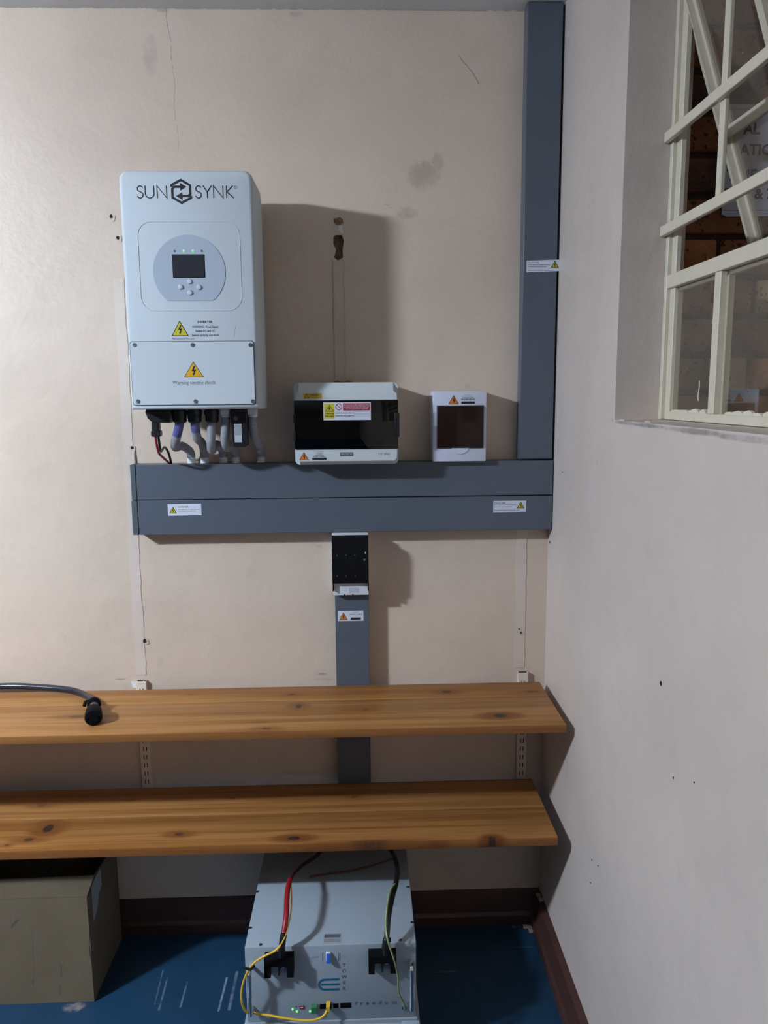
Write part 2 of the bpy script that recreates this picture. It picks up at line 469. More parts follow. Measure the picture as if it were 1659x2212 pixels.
def glass(name, tint, dust, dustcol, refl=1.0):
    m = bpy.data.materials.new(name); m.use_nodes = True; nt = m.node_tree
    for n in list(nt.nodes): nt.nodes.remove(n)
    out = nt.nodes.new('ShaderNodeOutputMaterial')
    tr = nt.nodes.new('ShaderNodeBsdfTransparent'); tr.inputs[0].default_value = (*tint, 1)
    gl = nt.nodes.new('ShaderNodeBsdfGlossy'); gl.inputs['Roughness'].default_value = 0.01
    gl.inputs[0].default_value = (refl, refl, refl, 1)
    df = nt.nodes.new('ShaderNodeBsdfDiffuse'); df.inputs[0].default_value = (*dustcol, 1)
    lw = nt.nodes.new('ShaderNodeLayerWeight'); lw.inputs[0].default_value = 0.5      # Schlick, the same from both faces
    f5 = V(nt, lw.outputs['Facing'])._m('POWER', 5.0) * 0.96 + 0.04
    no = nt.nodes.new('ShaderNodeTexNoise'); no.inputs['Scale'].default_value = 14; no.inputs['Detail'].default_value = 4
    ge = nt.nodes.new('ShaderNodeNewGeometry'); nt.links.new(ge.outputs['Position'], no.inputs['Vector'])
    mr = nt.nodes.new('ShaderNodeMapRange'); mr.inputs[1].default_value = .25; mr.inputs[2].default_value = .75
    mr.inputs[3].default_value = dust * .6; mr.inputs[4].default_value = dust * 1.4
    nt.links.new(no.outputs['Fac'], mr.inputs[0])
    m1 = nt.nodes.new('ShaderNodeMixShader'); nt.links.new(mr.outputs[0], m1.inputs[0])
    nt.links.new(tr.outputs[0], m1.inputs[1]); nt.links.new(df.outputs[0], m1.inputs[2])
    m2 = nt.nodes.new('ShaderNodeMixShader'); nt.links.new(f5.s, m2.inputs[0])
    nt.links.new(m1.outputs[0], m2.inputs[1]); nt.links.new(gl.outputs[0], m2.inputs[2])
    nt.links.new(m2.outputs[0], out.inputs[0])
    return m
m_glass = glass('window_glass', (.95, .95, .93), .075, (.44, .36, .28))
m_glassv = glass('dusty_glass', (.95, .94, .92), .12, (.46, .37, .29))
m_smoke = glass('smoked_cover', (.06, .065, .075), .02, (.05, .055, .06))
m_brown = glass('brown_cover', (.10, .05, .03), .02, (.05, .03, .02))

# ================================================================ THE SETTING
def struct(b, name, mat, **k):
    o = b.build(name, mat, None, **k); o['kind'] = 'structure'; return o
ZC, ZF = 2.561, -0.012
XL, YF = -6.5, -5.5          # left wall and the wall behind the camera

# back wall, with the broken-out plaster hole cut into it
wb = B().box(XL, 0.13, 0, 0.16, ZF, ZC)
wall_back = struct(wb, 'wall_back', m_wall, smooth=0)
cut = B()
cut.prism([(-0.5942,2.0053), (-0.5855,2.0123), (-0.5720,2.0099), (-0.5661,1.9958), (-0.5702,1.9721), (-0.5693,1.9531), (-0.5830,1.9448), (-0.5927,1.9532), (-0.5874,1.9721), (-0.5946,1.9875)], -.02, .016)
cutter = cut.build('cutter', m_hole)
md = wall_back.modifiers.new('b', 'BOOLEAN'); md.operation = 'DIFFERENCE'; md.object = cutter; md.solver = 'EXACT'
me = bpy.data.meshes.new_from_object(wall_back.evaluated_get(bpy.context.evaluated_depsgraph_get()))
wall_back.modifiers.clear(); old = wall_back.data; wall_back.data = me; bpy.data.meshes.remove(old)
bpy.data.objects.remove(cutter)
me.materials.clear(); me.materials.append(m_wall); me.materials.append(m_hole)
for p in me.polygons:
    c = p.center
    p.material_index = 1 if (0.0005 < c.y < .05 and -.65 < c.x < -.5 and p.area < .02) else 0
    p.use_smooth = False

def on_wall(name, pts, mat, t=0.0012):
    return B().prism(pts, -t, 0.0, 'xz').build(name, mat, wall_back, smooth=0)
def ragged(x0, x1, z0, z1, jit=.0015, n=24, lean0=0, lean1=0):
    r = random.Random(int(x0 * 1000) + 5)
    L = [(x0 + lean0 * (i / n) + r.uniform(-jit, jit), z0 + (z1 - z0) * i / n) for i in range(n + 1)]
    R_ = [(x1 + lean0 * (i / n) + r.uniform(-jit, jit), z0 + (z1 - z0) * i / n) for i in range(n + 1)]
    return R_ + L[::-1]
# pale bands where shelf tracks were removed, and the filled cable chase
on_wall('old_track_band', ragged(-1.182, -1.153, .80, 1.217), m_strip)
on_wall('old_track_band', ragged(-1.180, -1.152, 1.217, 1.90), m_strip)
on_wall('old_track_band', ragged(-.090, -.060, .80, 1.217), m_strip)
for pts_ in (ragged(-0.5958,-0.5683,1.6169,1.9460, jit=.0022),):
    on_wall('filled_chase', pts_, m_fill, .0020)
    n_ = len(pts_) // 2
    for side in (pts_[:n_], pts_[n_:]):
        on_wall('chase_edge_shade', [(p[0] - .0009, p[1]) for p in side] + [(p[0] + .0009, p[1]) for p in side[::-1]], m_chase, .0024)
on_wall('filled_chase', ragged(-0.5927,-0.5657,2.0099,2.0335, jit=.002, n=6), m_fill, .0016)
for (px_, pz_, r_) in [(*(-0.5788,2.0452), .012)]:
    rr = random.Random(3)
    on_wall('plaster_patch', [(px_ + r_ * (.8 + .4 * rr.random()) * math.cos(a * PI / 7), pz_ + .8 * r_ * (.8 + .4 * rr.random()) * math.sin(a * PI / 7)) for a in range(14)], m_hole, .002)
on_wall('plaster_patch', [(-0.5777,2.0382), (-0.5680,2.0346), (-0.5694,2.0229), (-0.5646,2.0134), (-0.5744,2.0146), (-0.5804,2.0264)][::-1], m_white_paint, .002)
# plugged screw holes left by the tracks
for (px_, pz_, r_) in [(*(-1.1754,2.0577), .0065), (*(-1.1606,2.0041), .006), (*(-1.1563,1.4521), .0065), (*(-1.1516,0.9015), .0075), (*(-0.0720,0.9051), .005), (*(-0.0777,0.9177), .003)]:
    rr = random.Random(int(abs(px_) * 999))
    on_wall('screw_hole_rim', [(px_ + .003 + 1.25 * r_ * (.75 + .5 * rr.random()) * math.cos(a * PI / 6), pz_ - .003 + 1.25 * r_ * (.75 + .5 * rr.random()) * math.sin(a * PI / 6)) for a in range(12)], m_rim, .0018)
    on_wall('screw_hole', [(px_ + r_ * (.5 + .4 * rr.random()) * math.cos(a * PI / 6), pz_ + r_ * (.5 + .4 * rr.random()) * math.sin(a * PI / 6)) for a in range(12)], m_dark, .0024)
on_wall('plaster_patch', [(-1.1979,0.7806), (-1.1755,0.7787), (-1.1595,0.7826), (-1.1551,0.7657), (-1.1713,0.7605), (-1.1923,0.7623)][::-1], m_white_paint, .003)
on_wall('plaster_patch', [(-0.5987,1.6245), (-0.5923,1.6294), (-0.5822,1.6269), (-0.5734,1.6255), (-0.5606,1.6304), (-0.5456,1.6241), (-0.5457,1.6116), (-0.5989,1.6120)][::-1], m_hole, .003)
on_wall('paint_gap', [(-1.1466,1.4457), (-1.1454,1.4227), (-1.1450,1.4074), (-1.1482,1.4074), (-1.1482,1.4291)], m_dark, .002)

# right wall with the window opening (reveal 90 mm deep)
WY0, WY1, WZ0, WZ1 = -1.72, -0.535, 1.535, 2.375     # opening: near side, far side, sill, head
b = B()
b.box(0, .13, WY1, -.0005, ZF, ZC); b.box(0, .13, YF, WY0, ZF, ZC)
b.box(0, .13, WY0, WY1, ZF, WZ0); b.box(0, .13, WY0, WY1, WZ1, ZC)
bmesh.ops.remove_doubles(b.bm, verts=b.bm.verts, dist=1e-5)
wall_right = struct(b, 'wall_right', m_wallr, smooth=0)
def on_right(name, yz, r_, mat):
    rr = random.Random(int(abs(yz[0]) * 9999))
    B().prism([(yz[0] + r_[0] * (.7 + .5 * rr.random()) * math.cos(a * PI / 5), yz[1] + r_[1] * (.7 + .5 * rr.random()) * math.sin(a * PI / 5)) for a in range(10)], -.001, 0, 'yz').build(name, mat, wall_right, smooth=0)
for yz, r_ in [((-0.8387,1.0789), (.004, .0045)), ((-0.4933,0.5099), (.002, .004)), ((-0.0252,1.1752), (.003, .004)), ((-0.5373,0.5249), (.0015, .002)), ((-0.4892,0.4490), (.0015, .002)), ((-0.1374,1.3852), (.002, .002)), ((-0.9108,0.9373), (.0015, .002)), ((-0.9892,0.9709), (.0015, .0015))]:
    on_right('paint_chip', yz, r_, m_dark)
for (a0, b0) in [(-0.5131,1.5330), (-0.5848,1.5345), (-0.7223,1.5358)]:
    on_right('chipped_edge', (a0, b0 + .001), (.018, .0025), m_fill)

floor = struct(B().box(XL, 1.6, YF, 0.16, ZF - .1, ZF), 'floor', m_floor, smooth=0)
ceiling = struct(B().box(XL, 0.13, YF, 0.16, ZC, ZC + .1), 'ceiling', m_ceil, smooth=0)
struct(B().box(XL - .1, XL, YF, 0.16, ZF, ZC), 'wall_left', m_far, smooth=0)
struct(B().box(XL, .13, YF - .1, YF, ZF, ZC), 'wall_front', m_far, smooth=0)

def skirting(name, prof, plane, n0, n1):
    return struct(B().prism(prof, n0, n1, plane), name, m_skirt, smooth=.4)
def pf(t): return [(0, ZF), (-t, ZF), (-t, ZF + .03), (-t + .006, ZF + .04), (-t + .008, ZF + .080), (-t + .013, ZF + .102), (0, ZF + .108)]
bb = skirting('baseboard_back', pf(.020), 'yz', XL, -.001)
br = skirting('baseboard_right', pf(.030), 'xz', YF, -.0205)
# crumbled filler in the corner of the skirtings
for i, (a0, b0, c0) in enumerate([(-.034, -.036, ZF), (-.046, -.033, ZF), (-.033, -.052, ZF), (-.010, -.035, ZF + .104), (-.008, -.06, ZF + .109)]):
    B().box(a0 - .008, a0 + .006, b0 - .009, b0 + .005, c0, c0 + .007, .002).build('filler_crumb', m_putty, br)

# ---- outside: return wall of single bricks beyond the window
wo = B().box(.131, 1.3, -.492, -.36, ZF, 3.0)
wall_outside = struct(wo, 'wall_exterior', m_mortar, smooth=0)
def brick_mat(i, c, c2):
    m = M('brick_face_%d' % i, .9, .15)
    n = m.noise(9, 4); n2 = m.noise(55, 3); n3 = m.noise(75, 2)
    q = m.mix(n.ramp(.35, .65), c, c2)
    q = m.mix(n3.ramp(.62, .72) * .85, q, (0.035, 0.022, 0.016))
    m.color(q); m.bump(n2 * .6 - n3.ramp(.6, .72) * .8, .004)
    return m.m
bm_ = [brick_mat(0, (0.34, 0.15, 0.07), (0.22, 0.095, 0.05)), brick_mat(1, (0.44, 0.205, 0.09), (0.28, 0.125, 0.06)), brick_mat(2, (0.135, 0.085, 0.075), (0.085, 0.055, 0.05)),
       brick_mat(3, (0.46, 0.33, 0.20), (0.32, 0.22, 0.14)), brick_mat(4, (0.24, 0.10, 0.05), (0.06, 0.045, 0.045))]
pick = [3, 3, 2, 3, 1, 1, 0, 4, 0, 2, 0, 3, 3]
rb = random.Random(11)
z0 = 1.944 - .085 * 22
brick_src = {}
for k in range(35):
    zb = z0 + k * .0797
    ci = k - 19
    off = .217 if k % 2 == 0 else .296
    xs = [.131] + [off + .232 * j for j in range(5)]
    if off - .131 > .24: pass
    for j in range(len(xs) - 1):
        xa = xs[j] + (.005 if j else 0); xb = xs[j + 1] - .005
        i = rb.randrange(5) if not (0 <= k - 17 < 12 and j == 0) else [2, 3, 3, 3, 1, 1, 0, 4, 0, 2, 0, 3][k - 17]
        b = B().box(xa, xb, -.50 - rb.uniform(0, .003), -.47, zb + .0065, zb + .0797 - .0065 + rb.uniform(-.001, .001), .004, 1)
        b.build('brick', bm_[i], wall_outside, smooth=.9)

# poster on the brick wall
px0, px1, pz0, pz1 = .206, .56, 1.945, 2.160
po = B().prism([(px0 + .010, pz0 + .004), (px0 + .02, pz0), (px0 + .12, pz0 + .001), (px1, pz0), (px1, pz1), (px0, pz1), (px0 + .004, pz0 + .1)], -.5062, -.5045).build('poster', m_paper, None, smooth=0)
po['label'] = 'pale blue-white printed notice on the brick wall outside the window'; po['category'] = 'poster'
for s_, xx, zz in [('AL', .250, 2.104), ('ATION', .245, 2.064), ('TIME: 8', .221, 2.016)]:
    text(s_, xx, zz, .020, -.5062, m_ink_n, po, bold=.03)
text('DAY & 7', .217, 1.980, .019, -.5062, m_ink_n, po, bold=.03)
B().box(px0 + .012, px1 - .01, -.5065, -.5062, 1.957, 1.9582).build('border_line', m_ink_n, po, smooth=0)
B().box(px0 + .006, px1 - .01, -.5065, -.5062, 2.150, 2.1510).build('border_line', m_ink_l, po, smooth=0)

# ---- the window: steel frame, burglar bars, fixed panes, top-hung vent standing open
XF = .095
w1 = B()
w1.box(XF - .004, XF + .012, WY1 - .013, WY1 - .0003, WZ0 + .001, WZ1 - .001, .001, 1)      # far stile, a Z-shaped steel section
w1.box(XF + .004, XF + .014, WY1 - .036, WY1 - .013, WZ0 + .001, WZ1 - .001, .001, 1)
w1.box(XF, XF + .014, WY0 + .0003, WY0 + .030, WZ0 + .001, WZ1 - .001, .001, 1)
w1.box(XF, XF + .014, WY0 + .030, WY1 - .036, WZ0 + .001, WZ0 + .017, .001, 1)    # bottom rail
w1.box(XF, XF + .014, WY0 + .030, WY1 - .036, WZ1 - .026, WZ1 - .001, .001, 1)
w1.box(XF - .003, XF + .016, WY0 + .030, WY1 - .002, 1.797, 1.823, .001, 1)       # transom
for yy in (-.767, -.992, -1.217, -1.442):
    w1.box(XF - .001, XF + .016, yy - .0115, yy + .0115, WZ0 + .017, 1.797, .001, 1)     # mullions of the fixed lights
window = struct(w1, 'window_1', m_win, smooth=.5)
for zz in (2.086, 1.909):
    B().box(.0770, .0872, WY0 + .002, WY1 - .0015, zz - .010, zz + .010, .0012, 1).build('burglar_bar', m_win, window)
for yy in (-.767, -.992, -1.217, -1.442):
    B().box(.0873, .0950, yy - .006, yy + .014, 1.909, WZ1 - .002, .0015, 1).build('burglar_bar', m_win, window)
ys = [WY1 - .030, -.767, -.992, -1.217, -1.442, WY0 + .030]
for i in range(5):
    ya = ys[i] - (.0115 if i else 0); yb = ys[i + 1] + (.0115 if i < 4 else 0)
    B().box(XF + .0095, XF + .0100, yb, ya, WZ0 + .017, 1.797).build('glass_pane', m_glass, window, smooth=0)
    # glazing rebate and putty line
    g = B()
    g.box(XF + .0100, XF + .020, ya - .009, ya, WZ0 + .017, 1.797); g.box(XF + .0100, XF + .020, yb, yb + .009, WZ0 + .017, 1.797)
    g.box(XF + .0100, XF + .020, yb, ya, 1.789, 1.797)
    g.build('glazing_putty', m_win, window, smooth=0)
    rr = random.Random(40 + i)
    for q in range(5):
        yc = ya - (ya - yb) * (.2 + .15 * q + .06 * rr.random()); wl = rr.uniform(.012, .03); hh = rr.uniform(.004, .010)
        B().prism([(yc - wl, WZ0 + .016), (yc - wl * .6, WZ0 + .018 + hh * .6), (yc - wl * .2, WZ0 + .017 + hh), (yc + wl * .3, WZ0 + .018 + hh * .7), (yc + wl * .7, WZ0 + .019 + hh * .3), (yc + wl, WZ0 + .016)], XF + .002 + .003 * rr.random(), XF + .0094, 'yz').build('putty_flake', m_flake, window, smooth=0)
# paint drip on the narrow pane
B().tube([(0.1035,-0.6954,1.6118), (0.1035,-0.6969,1.5999), (0.1035,-0.6930,1.5837), (0.1035,-0.6962,1.5743)], [.0012, .0011, .0012, .002], 6, smooth=3).build('paint_drip', m_flake, window)

# the vent: hinged at the head, tilted out
HX, HZ, ANG = .097, 2.345, math.atan(.343)
def vent_T(u, v, t):   # u along -y from far side, v down the sash, t outward thickness
    return (HX + v * math.sin(ANG) + t * math.cos(ANG), -.560 - u, HZ - v * math.cos(ANG) + t * math.sin(ANG))
def vbox(b, u0, u1, v0, v1, t0, t1):
    vs = [b.bm.verts.new(vent_T(u, v, t)) for u in (u0, u1) for v in (v0, v1) for t in (t0, t1)]
    for f in ((0, 1, 3, 2), (4, 6, 7, 5), (0, 4, 5, 1), (2, 3, 7, 6), (0, 2, 6, 4), (1, 5, 7, 3)): b.bm.faces.new([vs[i] for i in f])
VW, VH = .64, .525
v = B()
for (u0, u1) in ((0, .022), (VW - .022, VW)): vbox(v, u0, u1, 0, VH, 0, .010)
for (u0, u1) in ((.004, .013), (VW - .013, VW - .004)): vbox(v, u0, u1, 0, VH, -.012, 0)
vbox(v, 0.022, VW - .022, 0, .022, 0, .010); vbox(v, 0.022, VW - .022, VH - .022, VH, 0, .010)
vent = v.build('vent_sash', m_win, window, smooth=0)
v = B(); vbox(v, .204, .222, .022, VH - .022, -.006, .010); v.build('glazing_bar', m_win, vent, smooth=0)
v = B(); vbox(v, .420, .438, .022, VH - .022, -.006, .010); v.build('glazing_bar', m_win, vent, smooth=0)
v = B(); vbox(v, .022, .204, .266, .286, -.006, .010); vbox(v, .222, .420, .266, .286, -.006, .010); vbox(v, .438, VW - .022, .266, .286, -.006, .010); v.build('glazing_bar', m_win, vent, smooth=0)
v = B(); vbox(v, .020, VW - .020, .020, VH - .020, .0035, .0040); v.build('vent_glass', m_glassv, vent, smooth=0)

# ---- the lamp: a bare fluorescent batten on the ceiling, to the left and out of the picture
lamp = thing('ceiling_lamp', 'short ceiling lamp with a glowing opal diffuser on a stem', 'lamp', ((LAMP_X0 + LAMP_X1) / 2, LAMP_Y, ZC))
B().box(LAMP_X0 - .01, LAMP_X1 + .01, LAMP_Y - LAMP_W / 2 - .006, LAMP_Y + LAMP_W / 2 + .006, LAMP_Z + .0005, LAMP_Z + .03, .004).build('housing', m_lampbody, lamp)
B().lathe(((LAMP_X0 + LAMP_X1) / 2, LAMP_Y, ZC - .0003), (0, 0, -1), [(0, .05), (.02, .045), (.022, .012), (ZC - LAMP_Z - .0315, .012)], 16).build('ceiling_stem', m_lampbody, lamp)
mt = bpy.data.materials.new('diffuser_glow'); mt.use_nodes = True
e_ = mt.node_tree.nodes['Principled BSDF']; e_.inputs['Emission Color'].default_value = (*LAMP_COL, 1); e_.inputs['Emission Strength'].default_value = LAMP_POW
B().box(LAMP_X0, LAMP_X1, LAMP_Y - LAMP_W / 2, LAMP_Y + LAMP_W / 2, LAMP_Z - LAMP_H, LAMP_Z).build('diffuser', mt, lamp, smooth=0)

# ================================================================ TRUNKING
def sticker(x0, x1, z0, z1, y, parent, mat, name='sticker', t=.0004, tilt=0.0):
    dz = tilt * (x1 - x0)
    return B().prism([(x0, z0), (x1, z0 + dz), (x1, z1 + dz), (x0, z1)], y - t, y).build(name, mat, parent, smooth=0)

def dc_sticker(x0, x1, z0, z1, y, parent, left=False, tilt=0.0):
    s_ = sticker(x0, x1, z0, z1, y, parent, m_stick, 'warning_sticker', tilt=tilt)
    w, h = x1 - x0, z1 - z0; ys_ = y - .0004
    T = lambda u, v: (x0 + u * w, z0 + v * h + tilt * u * w)
    if left:
        c_ = T(.155, .2); tri_sign(c_[0], c_[1], w * .22, h * .58, ys_, s_, m_yel, m_ink)
        a = .30; rows = [('Live DC Cable', .70, .10, .32), ('Do not disconnect DC plugs under load', .50, .065, .64), ('Turn off AC and DC isolators first', .34, .065, .54)]
    else:
        c_ = T(.83, .32); tri_sign(c_[0], c_[1], w * .235, h * .60, ys_, s_, m_yel, m_ink)
        a = .035; rows = [('Live DC Cable', .78, .10, .33), ('Do not disconnect DC plugs under load', .60, .075, .65), ('Turn off AC and DC isolators first', .42, .075, .54), ('Plug covered DC cable from PV array to DC isolator', .13, .065, .77)]
    for s__, vv, hh, ww in rows:
        p_ = T(a, vv); text(s__, p_[0], p_[1], h * hh, ys_, m_ink_g if left and hh < .1 else m_ink, s_, width=w * ww, bold=.02)
    return s_

TY = -.050
XT0, XT1 = -1.135, -.0025
def h_trunk(name, label, z0, z1, xl, rim):
    t = thing(name, label, 'cable trunking', ((XT0 + XT1) / 2, 0, z0))
    B().box(xl + .004, XT1, TY + .0035, -.0002, z0 + .001, z1 - .001).build('trunking_base', m_trunk_d, t, smooth=0)
    B().box(XT0, XT1, TY, TY + .0035, z0 + .0005, z1 - .0005, .0012, 1).build('trunking_lid', m_trunk, t)
    B().box(xl, XT0 - .0012, TY - .0012, -.0002, z0 + .0005, z1 - .0005, .0012, 1).build('end_cap', m_trunk_d, t)
    return t
t_up = h_trunk('cable_trunking', 'grey horizontal cable trunking, the upper of two runs under the white boxes', 1.3135, 1.410, -1.150, 0)
t_lo = h_trunk('cable_trunking', 'grey horizontal cable trunking, the lower run with two white warning stickers', 1.2170, 1.3125, -1.152, 0)
dc_sticker(-1.0548,-0.9642,1.2696,1.3014, TY, t_lo, left=True, tilt=.004)
dc_sticker(-0.1661,-0.0750,1.2676,1.2992, TY, t_lo)

t_v = thing('cable_trunking', 'tall grey vertical cable trunking in the corner rising to the ceiling', 'cable trunking', (-.049, 0, 1.412))
B().box(-.0945, -.0065, TY + .0035, -.0002, 1.4125, ZC - .002).build('trunking_base', m_trunk, t_v, smooth=0)
B().box(-.0955, -.0065, TY - .0005, TY + .0035, 1.4145, ZC - .003, .0012, 1).build('trunking_lid', m_trunk, t_v)
dc_sticker(-0.0868,0.0033,1.9055,1.9348, TY - .0005, t_v, tilt=.03)

t_c = thing('cable_trunking', 'short grey vertical cable trunking running down behind the two wooden shelves', 'cable trunking', (-.559, 0, .38))
B().box(-.6055, -.5125, -.0365, -.0002, .381, 1.0415).build('trunking_base', m_trunk_d, t_c, smooth=0)
B().box(-.6065, -.5115, -.0395, -.0365, .380, 1.0425, .001, 1).build('trunking_lid', m_trunk, t_c)

def ac_sticker(x0, x1, z0, z1, y, parent, lines, tri=(.215, .33), txt=.70, bar=True, mat=None, barw=.40):
    s_ = sticker(x0, x1, z0, z1, y, parent, mat or m_stick, 'warning_sticker')
    w, h = x1 - x0, z1 - z0; ys_ = y - .0004
    tri_sign(x0 + w * tri[0], z0 + h * .10, w * tri[1], h * .78, ys_, s_, m_org, m_ink, er=.09)
    for s__, vv, hh, ww, mt_ in lines:
        text(s__, x0 + w * txt, z0 + h * vv, h * hh, ys_, mt_, s_, align='CENTER', width=w * ww, bold=.015)
    if bar: B().box(x0 + w * (txt - barw / 2), x0 + w * (txt + barw / 2), ys_ - .0002, ys_, z0 + h * .12, z0 + h * .33).build('black_bar', m_ink, s_, smooth=0)
    return s_
ac_sticker(-0.5987,-0.5271,0.9612,0.9914, -.0395, t_c, [('SUNSYNK', .80, .09, .22, m_ink_l), ('LIVE AC CABLE', .58, .13, .50, m_ink_g), ('do not disconnect', .44, .06, .30, m_ink_l)])

# ================================================================ INVERTER
IX0, IX1, IZ0, IZ1, IY = -1.0815, -.7720, 1.559, 2.108, -.240
inv = thing('inverter', 'large white wall-mounted solar inverter with round grey display panel', 'inverter', ((IX0 + IX1) / 2, 0, IZ0))
b = B()
b.prism(rrect(IX0, IX1, IZ0, IZ1, .022, 6, (0, 0, 1, 1)), IY, -.095, 'xz', bev=.010, seg=3)
body = b.build('casing', m_invw, inv)
b = B(); b.box(IX0 + .012, IX1 - .006, -.0949, -.030, IZ0 + .004, IZ1 - .012, .003, 1); b.build('heat_sink_housing', m_invw, inv)
b = B(); b.box(IX0 + .06, IX1 - .06, -.0299, -.0005, IZ0 + .12, IZ1 - .06, .002, 1); b.build('wall_bracket', m_steel, inv)
xs_ = IX1 - .006
for k in range(9):
    zz = IZ0 + .03 + k * .052
    if k in (5,): continue
    B().box(xs_ - .004, xs_ + .0006, -.085, -.070, zz, zz + .034, .0005, 1).build('side_vent', m_hole, inv)
# raised outline of the display field
rx0, rx1, rz0, rz1 = -1.0435,-0.8064,1.7915,1.9933
P = rrect(rx0, rx1, rz0, rz1, .032, 7)
b = B(); b.tube([(p[0], IY - .0002, p[1]) for p in P + P[:1]], .0008, 6, cap=False); b.build('embossed_outline', m_invw, inv)
# round grey display panel with a flat lower edge
cx_, cz_ = (-0.9274,1.8796); rad = .0845
chord = -.065
a0 = math.asin(chord / rad)
pts = [(cx_ + rad * math.cos(a0 + (PI - 2 * a0) * k / 48), cz_ + rad * math.sin(a0 + (PI - 2 * a0) * k / 48)) for k in range(49)]
disc = B().prism(pts, IY - .0012, IY + .001).build('display_panel', m_disc, inv, smooth=.5)
sx0, sx1, sz0, sz1 = -0.9643,-0.8918,1.8683,1.9182
B().box(sx0 - .0015, sx1 + .0015, IY - .0022, IY - .0010, sz0 - .0015, sz1 + .0015, .0005, 1).build('screen_bezel', m_blackm, disc)
B().box(sx0, sx1, IY - .0028, IY - .0020, sz0, sz1, .0003, 1).build('screen', m_screen, disc)
for (ux, uz), on in [((-0.9593,1.9276), 0), ((-0.9378,1.9276), 1), ((-0.9167,1.9275), 1), ((-0.8962,1.9275), 0)]:
    B().lathe((ux, IY - .0008, uz), (0, -1, 0), [(0, .0024), (.0012, .0024), (.0016, .0016), (.0018, .0002)], 10).build('indicator_light', m_led if on else m_ink_g, disc)
for (ux, uz) in [(-0.9275,1.8582), (-0.9493,1.8456), (-0.9059,1.8449), (-0.9276,1.8328)]:
    B().lathe((ux, IY - .0008, uz), (0, -1, 0), [(0, .0062), (.002, .0060), (.0038, .0045), (.0044, .0002)], 14).build('button', m_btn, disc)
# wiring cover with six screws
kx0, kx1, kz0, kz1 = -1.0766,-0.7809,1.5687,1.7209
pl = rrect(kx0, kx1, kz0, kz1, .007, 4)
B().prism(pl, IY - .0010, IY + .001).build('cover_gap', m_ink_g, inv)
cov = B().prism(rrect(kx0 + .0016, kx1 - .0016, kz0 + .0016, kz1 - .0016, .006, 4), IY - .0030, IY, bev=.0008, seg=1).build('wiring_cover', m_invw, inv)
for (ux, uz) in [(-1.0643,1.7124), (-0.9269,1.7116), (-0.7894,1.7107), (-1.0637,1.5793), (-0.9258,1.5781), (-0.7884,1.5769)]:
    B().lathe((ux, IY - .0028, uz), (0, -1, 0), [(0, .0052), (.0014, .0050), (.0022, .0036), (.0012, .0020), (.0010, .0002)], 14).build('screw', m_steel, cov)
# printed signs
ta = (-0.9557,1.7325)
tri_sign(ta[0], ta[1], .0405, .0365, IY, inv, m_yel, m_ink, er=.075)
c1 = (-0.8956,1.7623)
text('INVERTER', c1[0], c1[1], .0056, IY, m_ink, inv, align='CENTER', width=.0355, bold=.03)
for i, (s_, w_) in enumerate([('WARNING - Dual Supply', .0625), ('Isolate AC and DC', .046), ('before carrying out work', .0645)]):
    text(s_, c1[0], c1[1] - .0108 - i * .0097, .0050, IY, m_ink_n, inv, align='CENTER', width=w_, bold=.02)
c2 = (-0.9752,1.7245)
text('Place on inverter front cover', c2[0], c2[1], .0038, IY, m_ink_g, inv, width=.053, shear=.25)
tb = (-0.9271,1.6354)
tri_sign(tb[0], tb[1], .0475, .0375, IY - .003, cov, m_amb, m_ink, er=.05)
c3 = (-0.9273,1.6189)
text('Warning electric shock', c3[0], c3[1], .0085, IY - .003, m_ink_g, cov, align='CENTER', width=.1035)
# maker's wordmark in thin strokes with a hexagon of two arrows
lx0, lx1, lz0, lz1 = -1.0400,-0.8153,2.0458,2.0723
lh = .0275
base = (-0.9314,2.0458)[1]
def letter(b, pts, x0, w):
    stroke(b, pts, .0017, IY - .0004, IY + .0003, T=lambda p: (x0 + p[0] * w, base + p[1] * lh)) if False else stroke(b, [(x0 + p[0] * w, base + p[1] * lh) for p in pts], .0023, IY - .0005, IY + .0003)
GS = arc(.52, .74, .40, .24, 25, 90, 5) + arc(.52, .74, .44, .24, 90, 215, 8)[1:] + [(.5, .51)] + arc(.46, .26, .46, .25, 42, -90, 9) + arc(.46, .26, .44, .25, -90, -160, 5)[1:]
GU = [(.06, 1), (.06, .38)] + arc(.5, .38, .44, .37, 180, 360, 12)[1:] + [(.94, 1)]
GN = [(.04, 0), (.04, 1), (.96, 0), (.96, 1)]
GY = [(.04, 1), (.5, .48), (.96, 1)]
b = B()
p_ = lambda px: px
U = [(-1.0394,2.0591)[0], (-1.0219,2.0591)[0], (-0.9942,2.0591)[0], (-0.9051,2.0591)[0], (-0.8880,2.0591)[0], (-0.8640,2.0591)[0], (-0.8340,2.0590)[0]]
W = [.0145, .0225, .0238, .0145, .0210, .0235, .0175]
for i, strokes in enumerate([[GS], [GU], [GN], [GS], [GY, [(.5, .5), (.5, 0)]], [GN], [[(.05, 0), (.05, 1)], [(.9, 1), (.1, .5), (1, 0)]]]):
    b = B()
    for q in strokes: letter(b, q, U[i], W[i])
    b.build('wordmark_letter', m_ink, inv, smooth=0)
ex, ez = (-0.9376,2.0606); es = .0272
b = B()
for s_ in (1, -1):
    E_ = lambda p: (ex + s_ * p[0] * es, ez + s_ * p[1] * es)
    A = [(-.80, .36), (-.80, .52), (0, .93), (.76, .50), (.76, -.10)] + arc(.50, -.12, .26, .26, 0, -90, 5)[1:] + [(.05, -.38)]
    stroke(b, [E_(p) for p in A], .0052, IY - .0005, IY + .0003)
    h_ = [E_((.08, -.06)), E_((.08, -.70)), E_((-.46, -.38))]
    b.prism(h_, IY - .0005, IY + .0003)
b.build('hexagon_emblem', m_ink, inv, smooth=0)
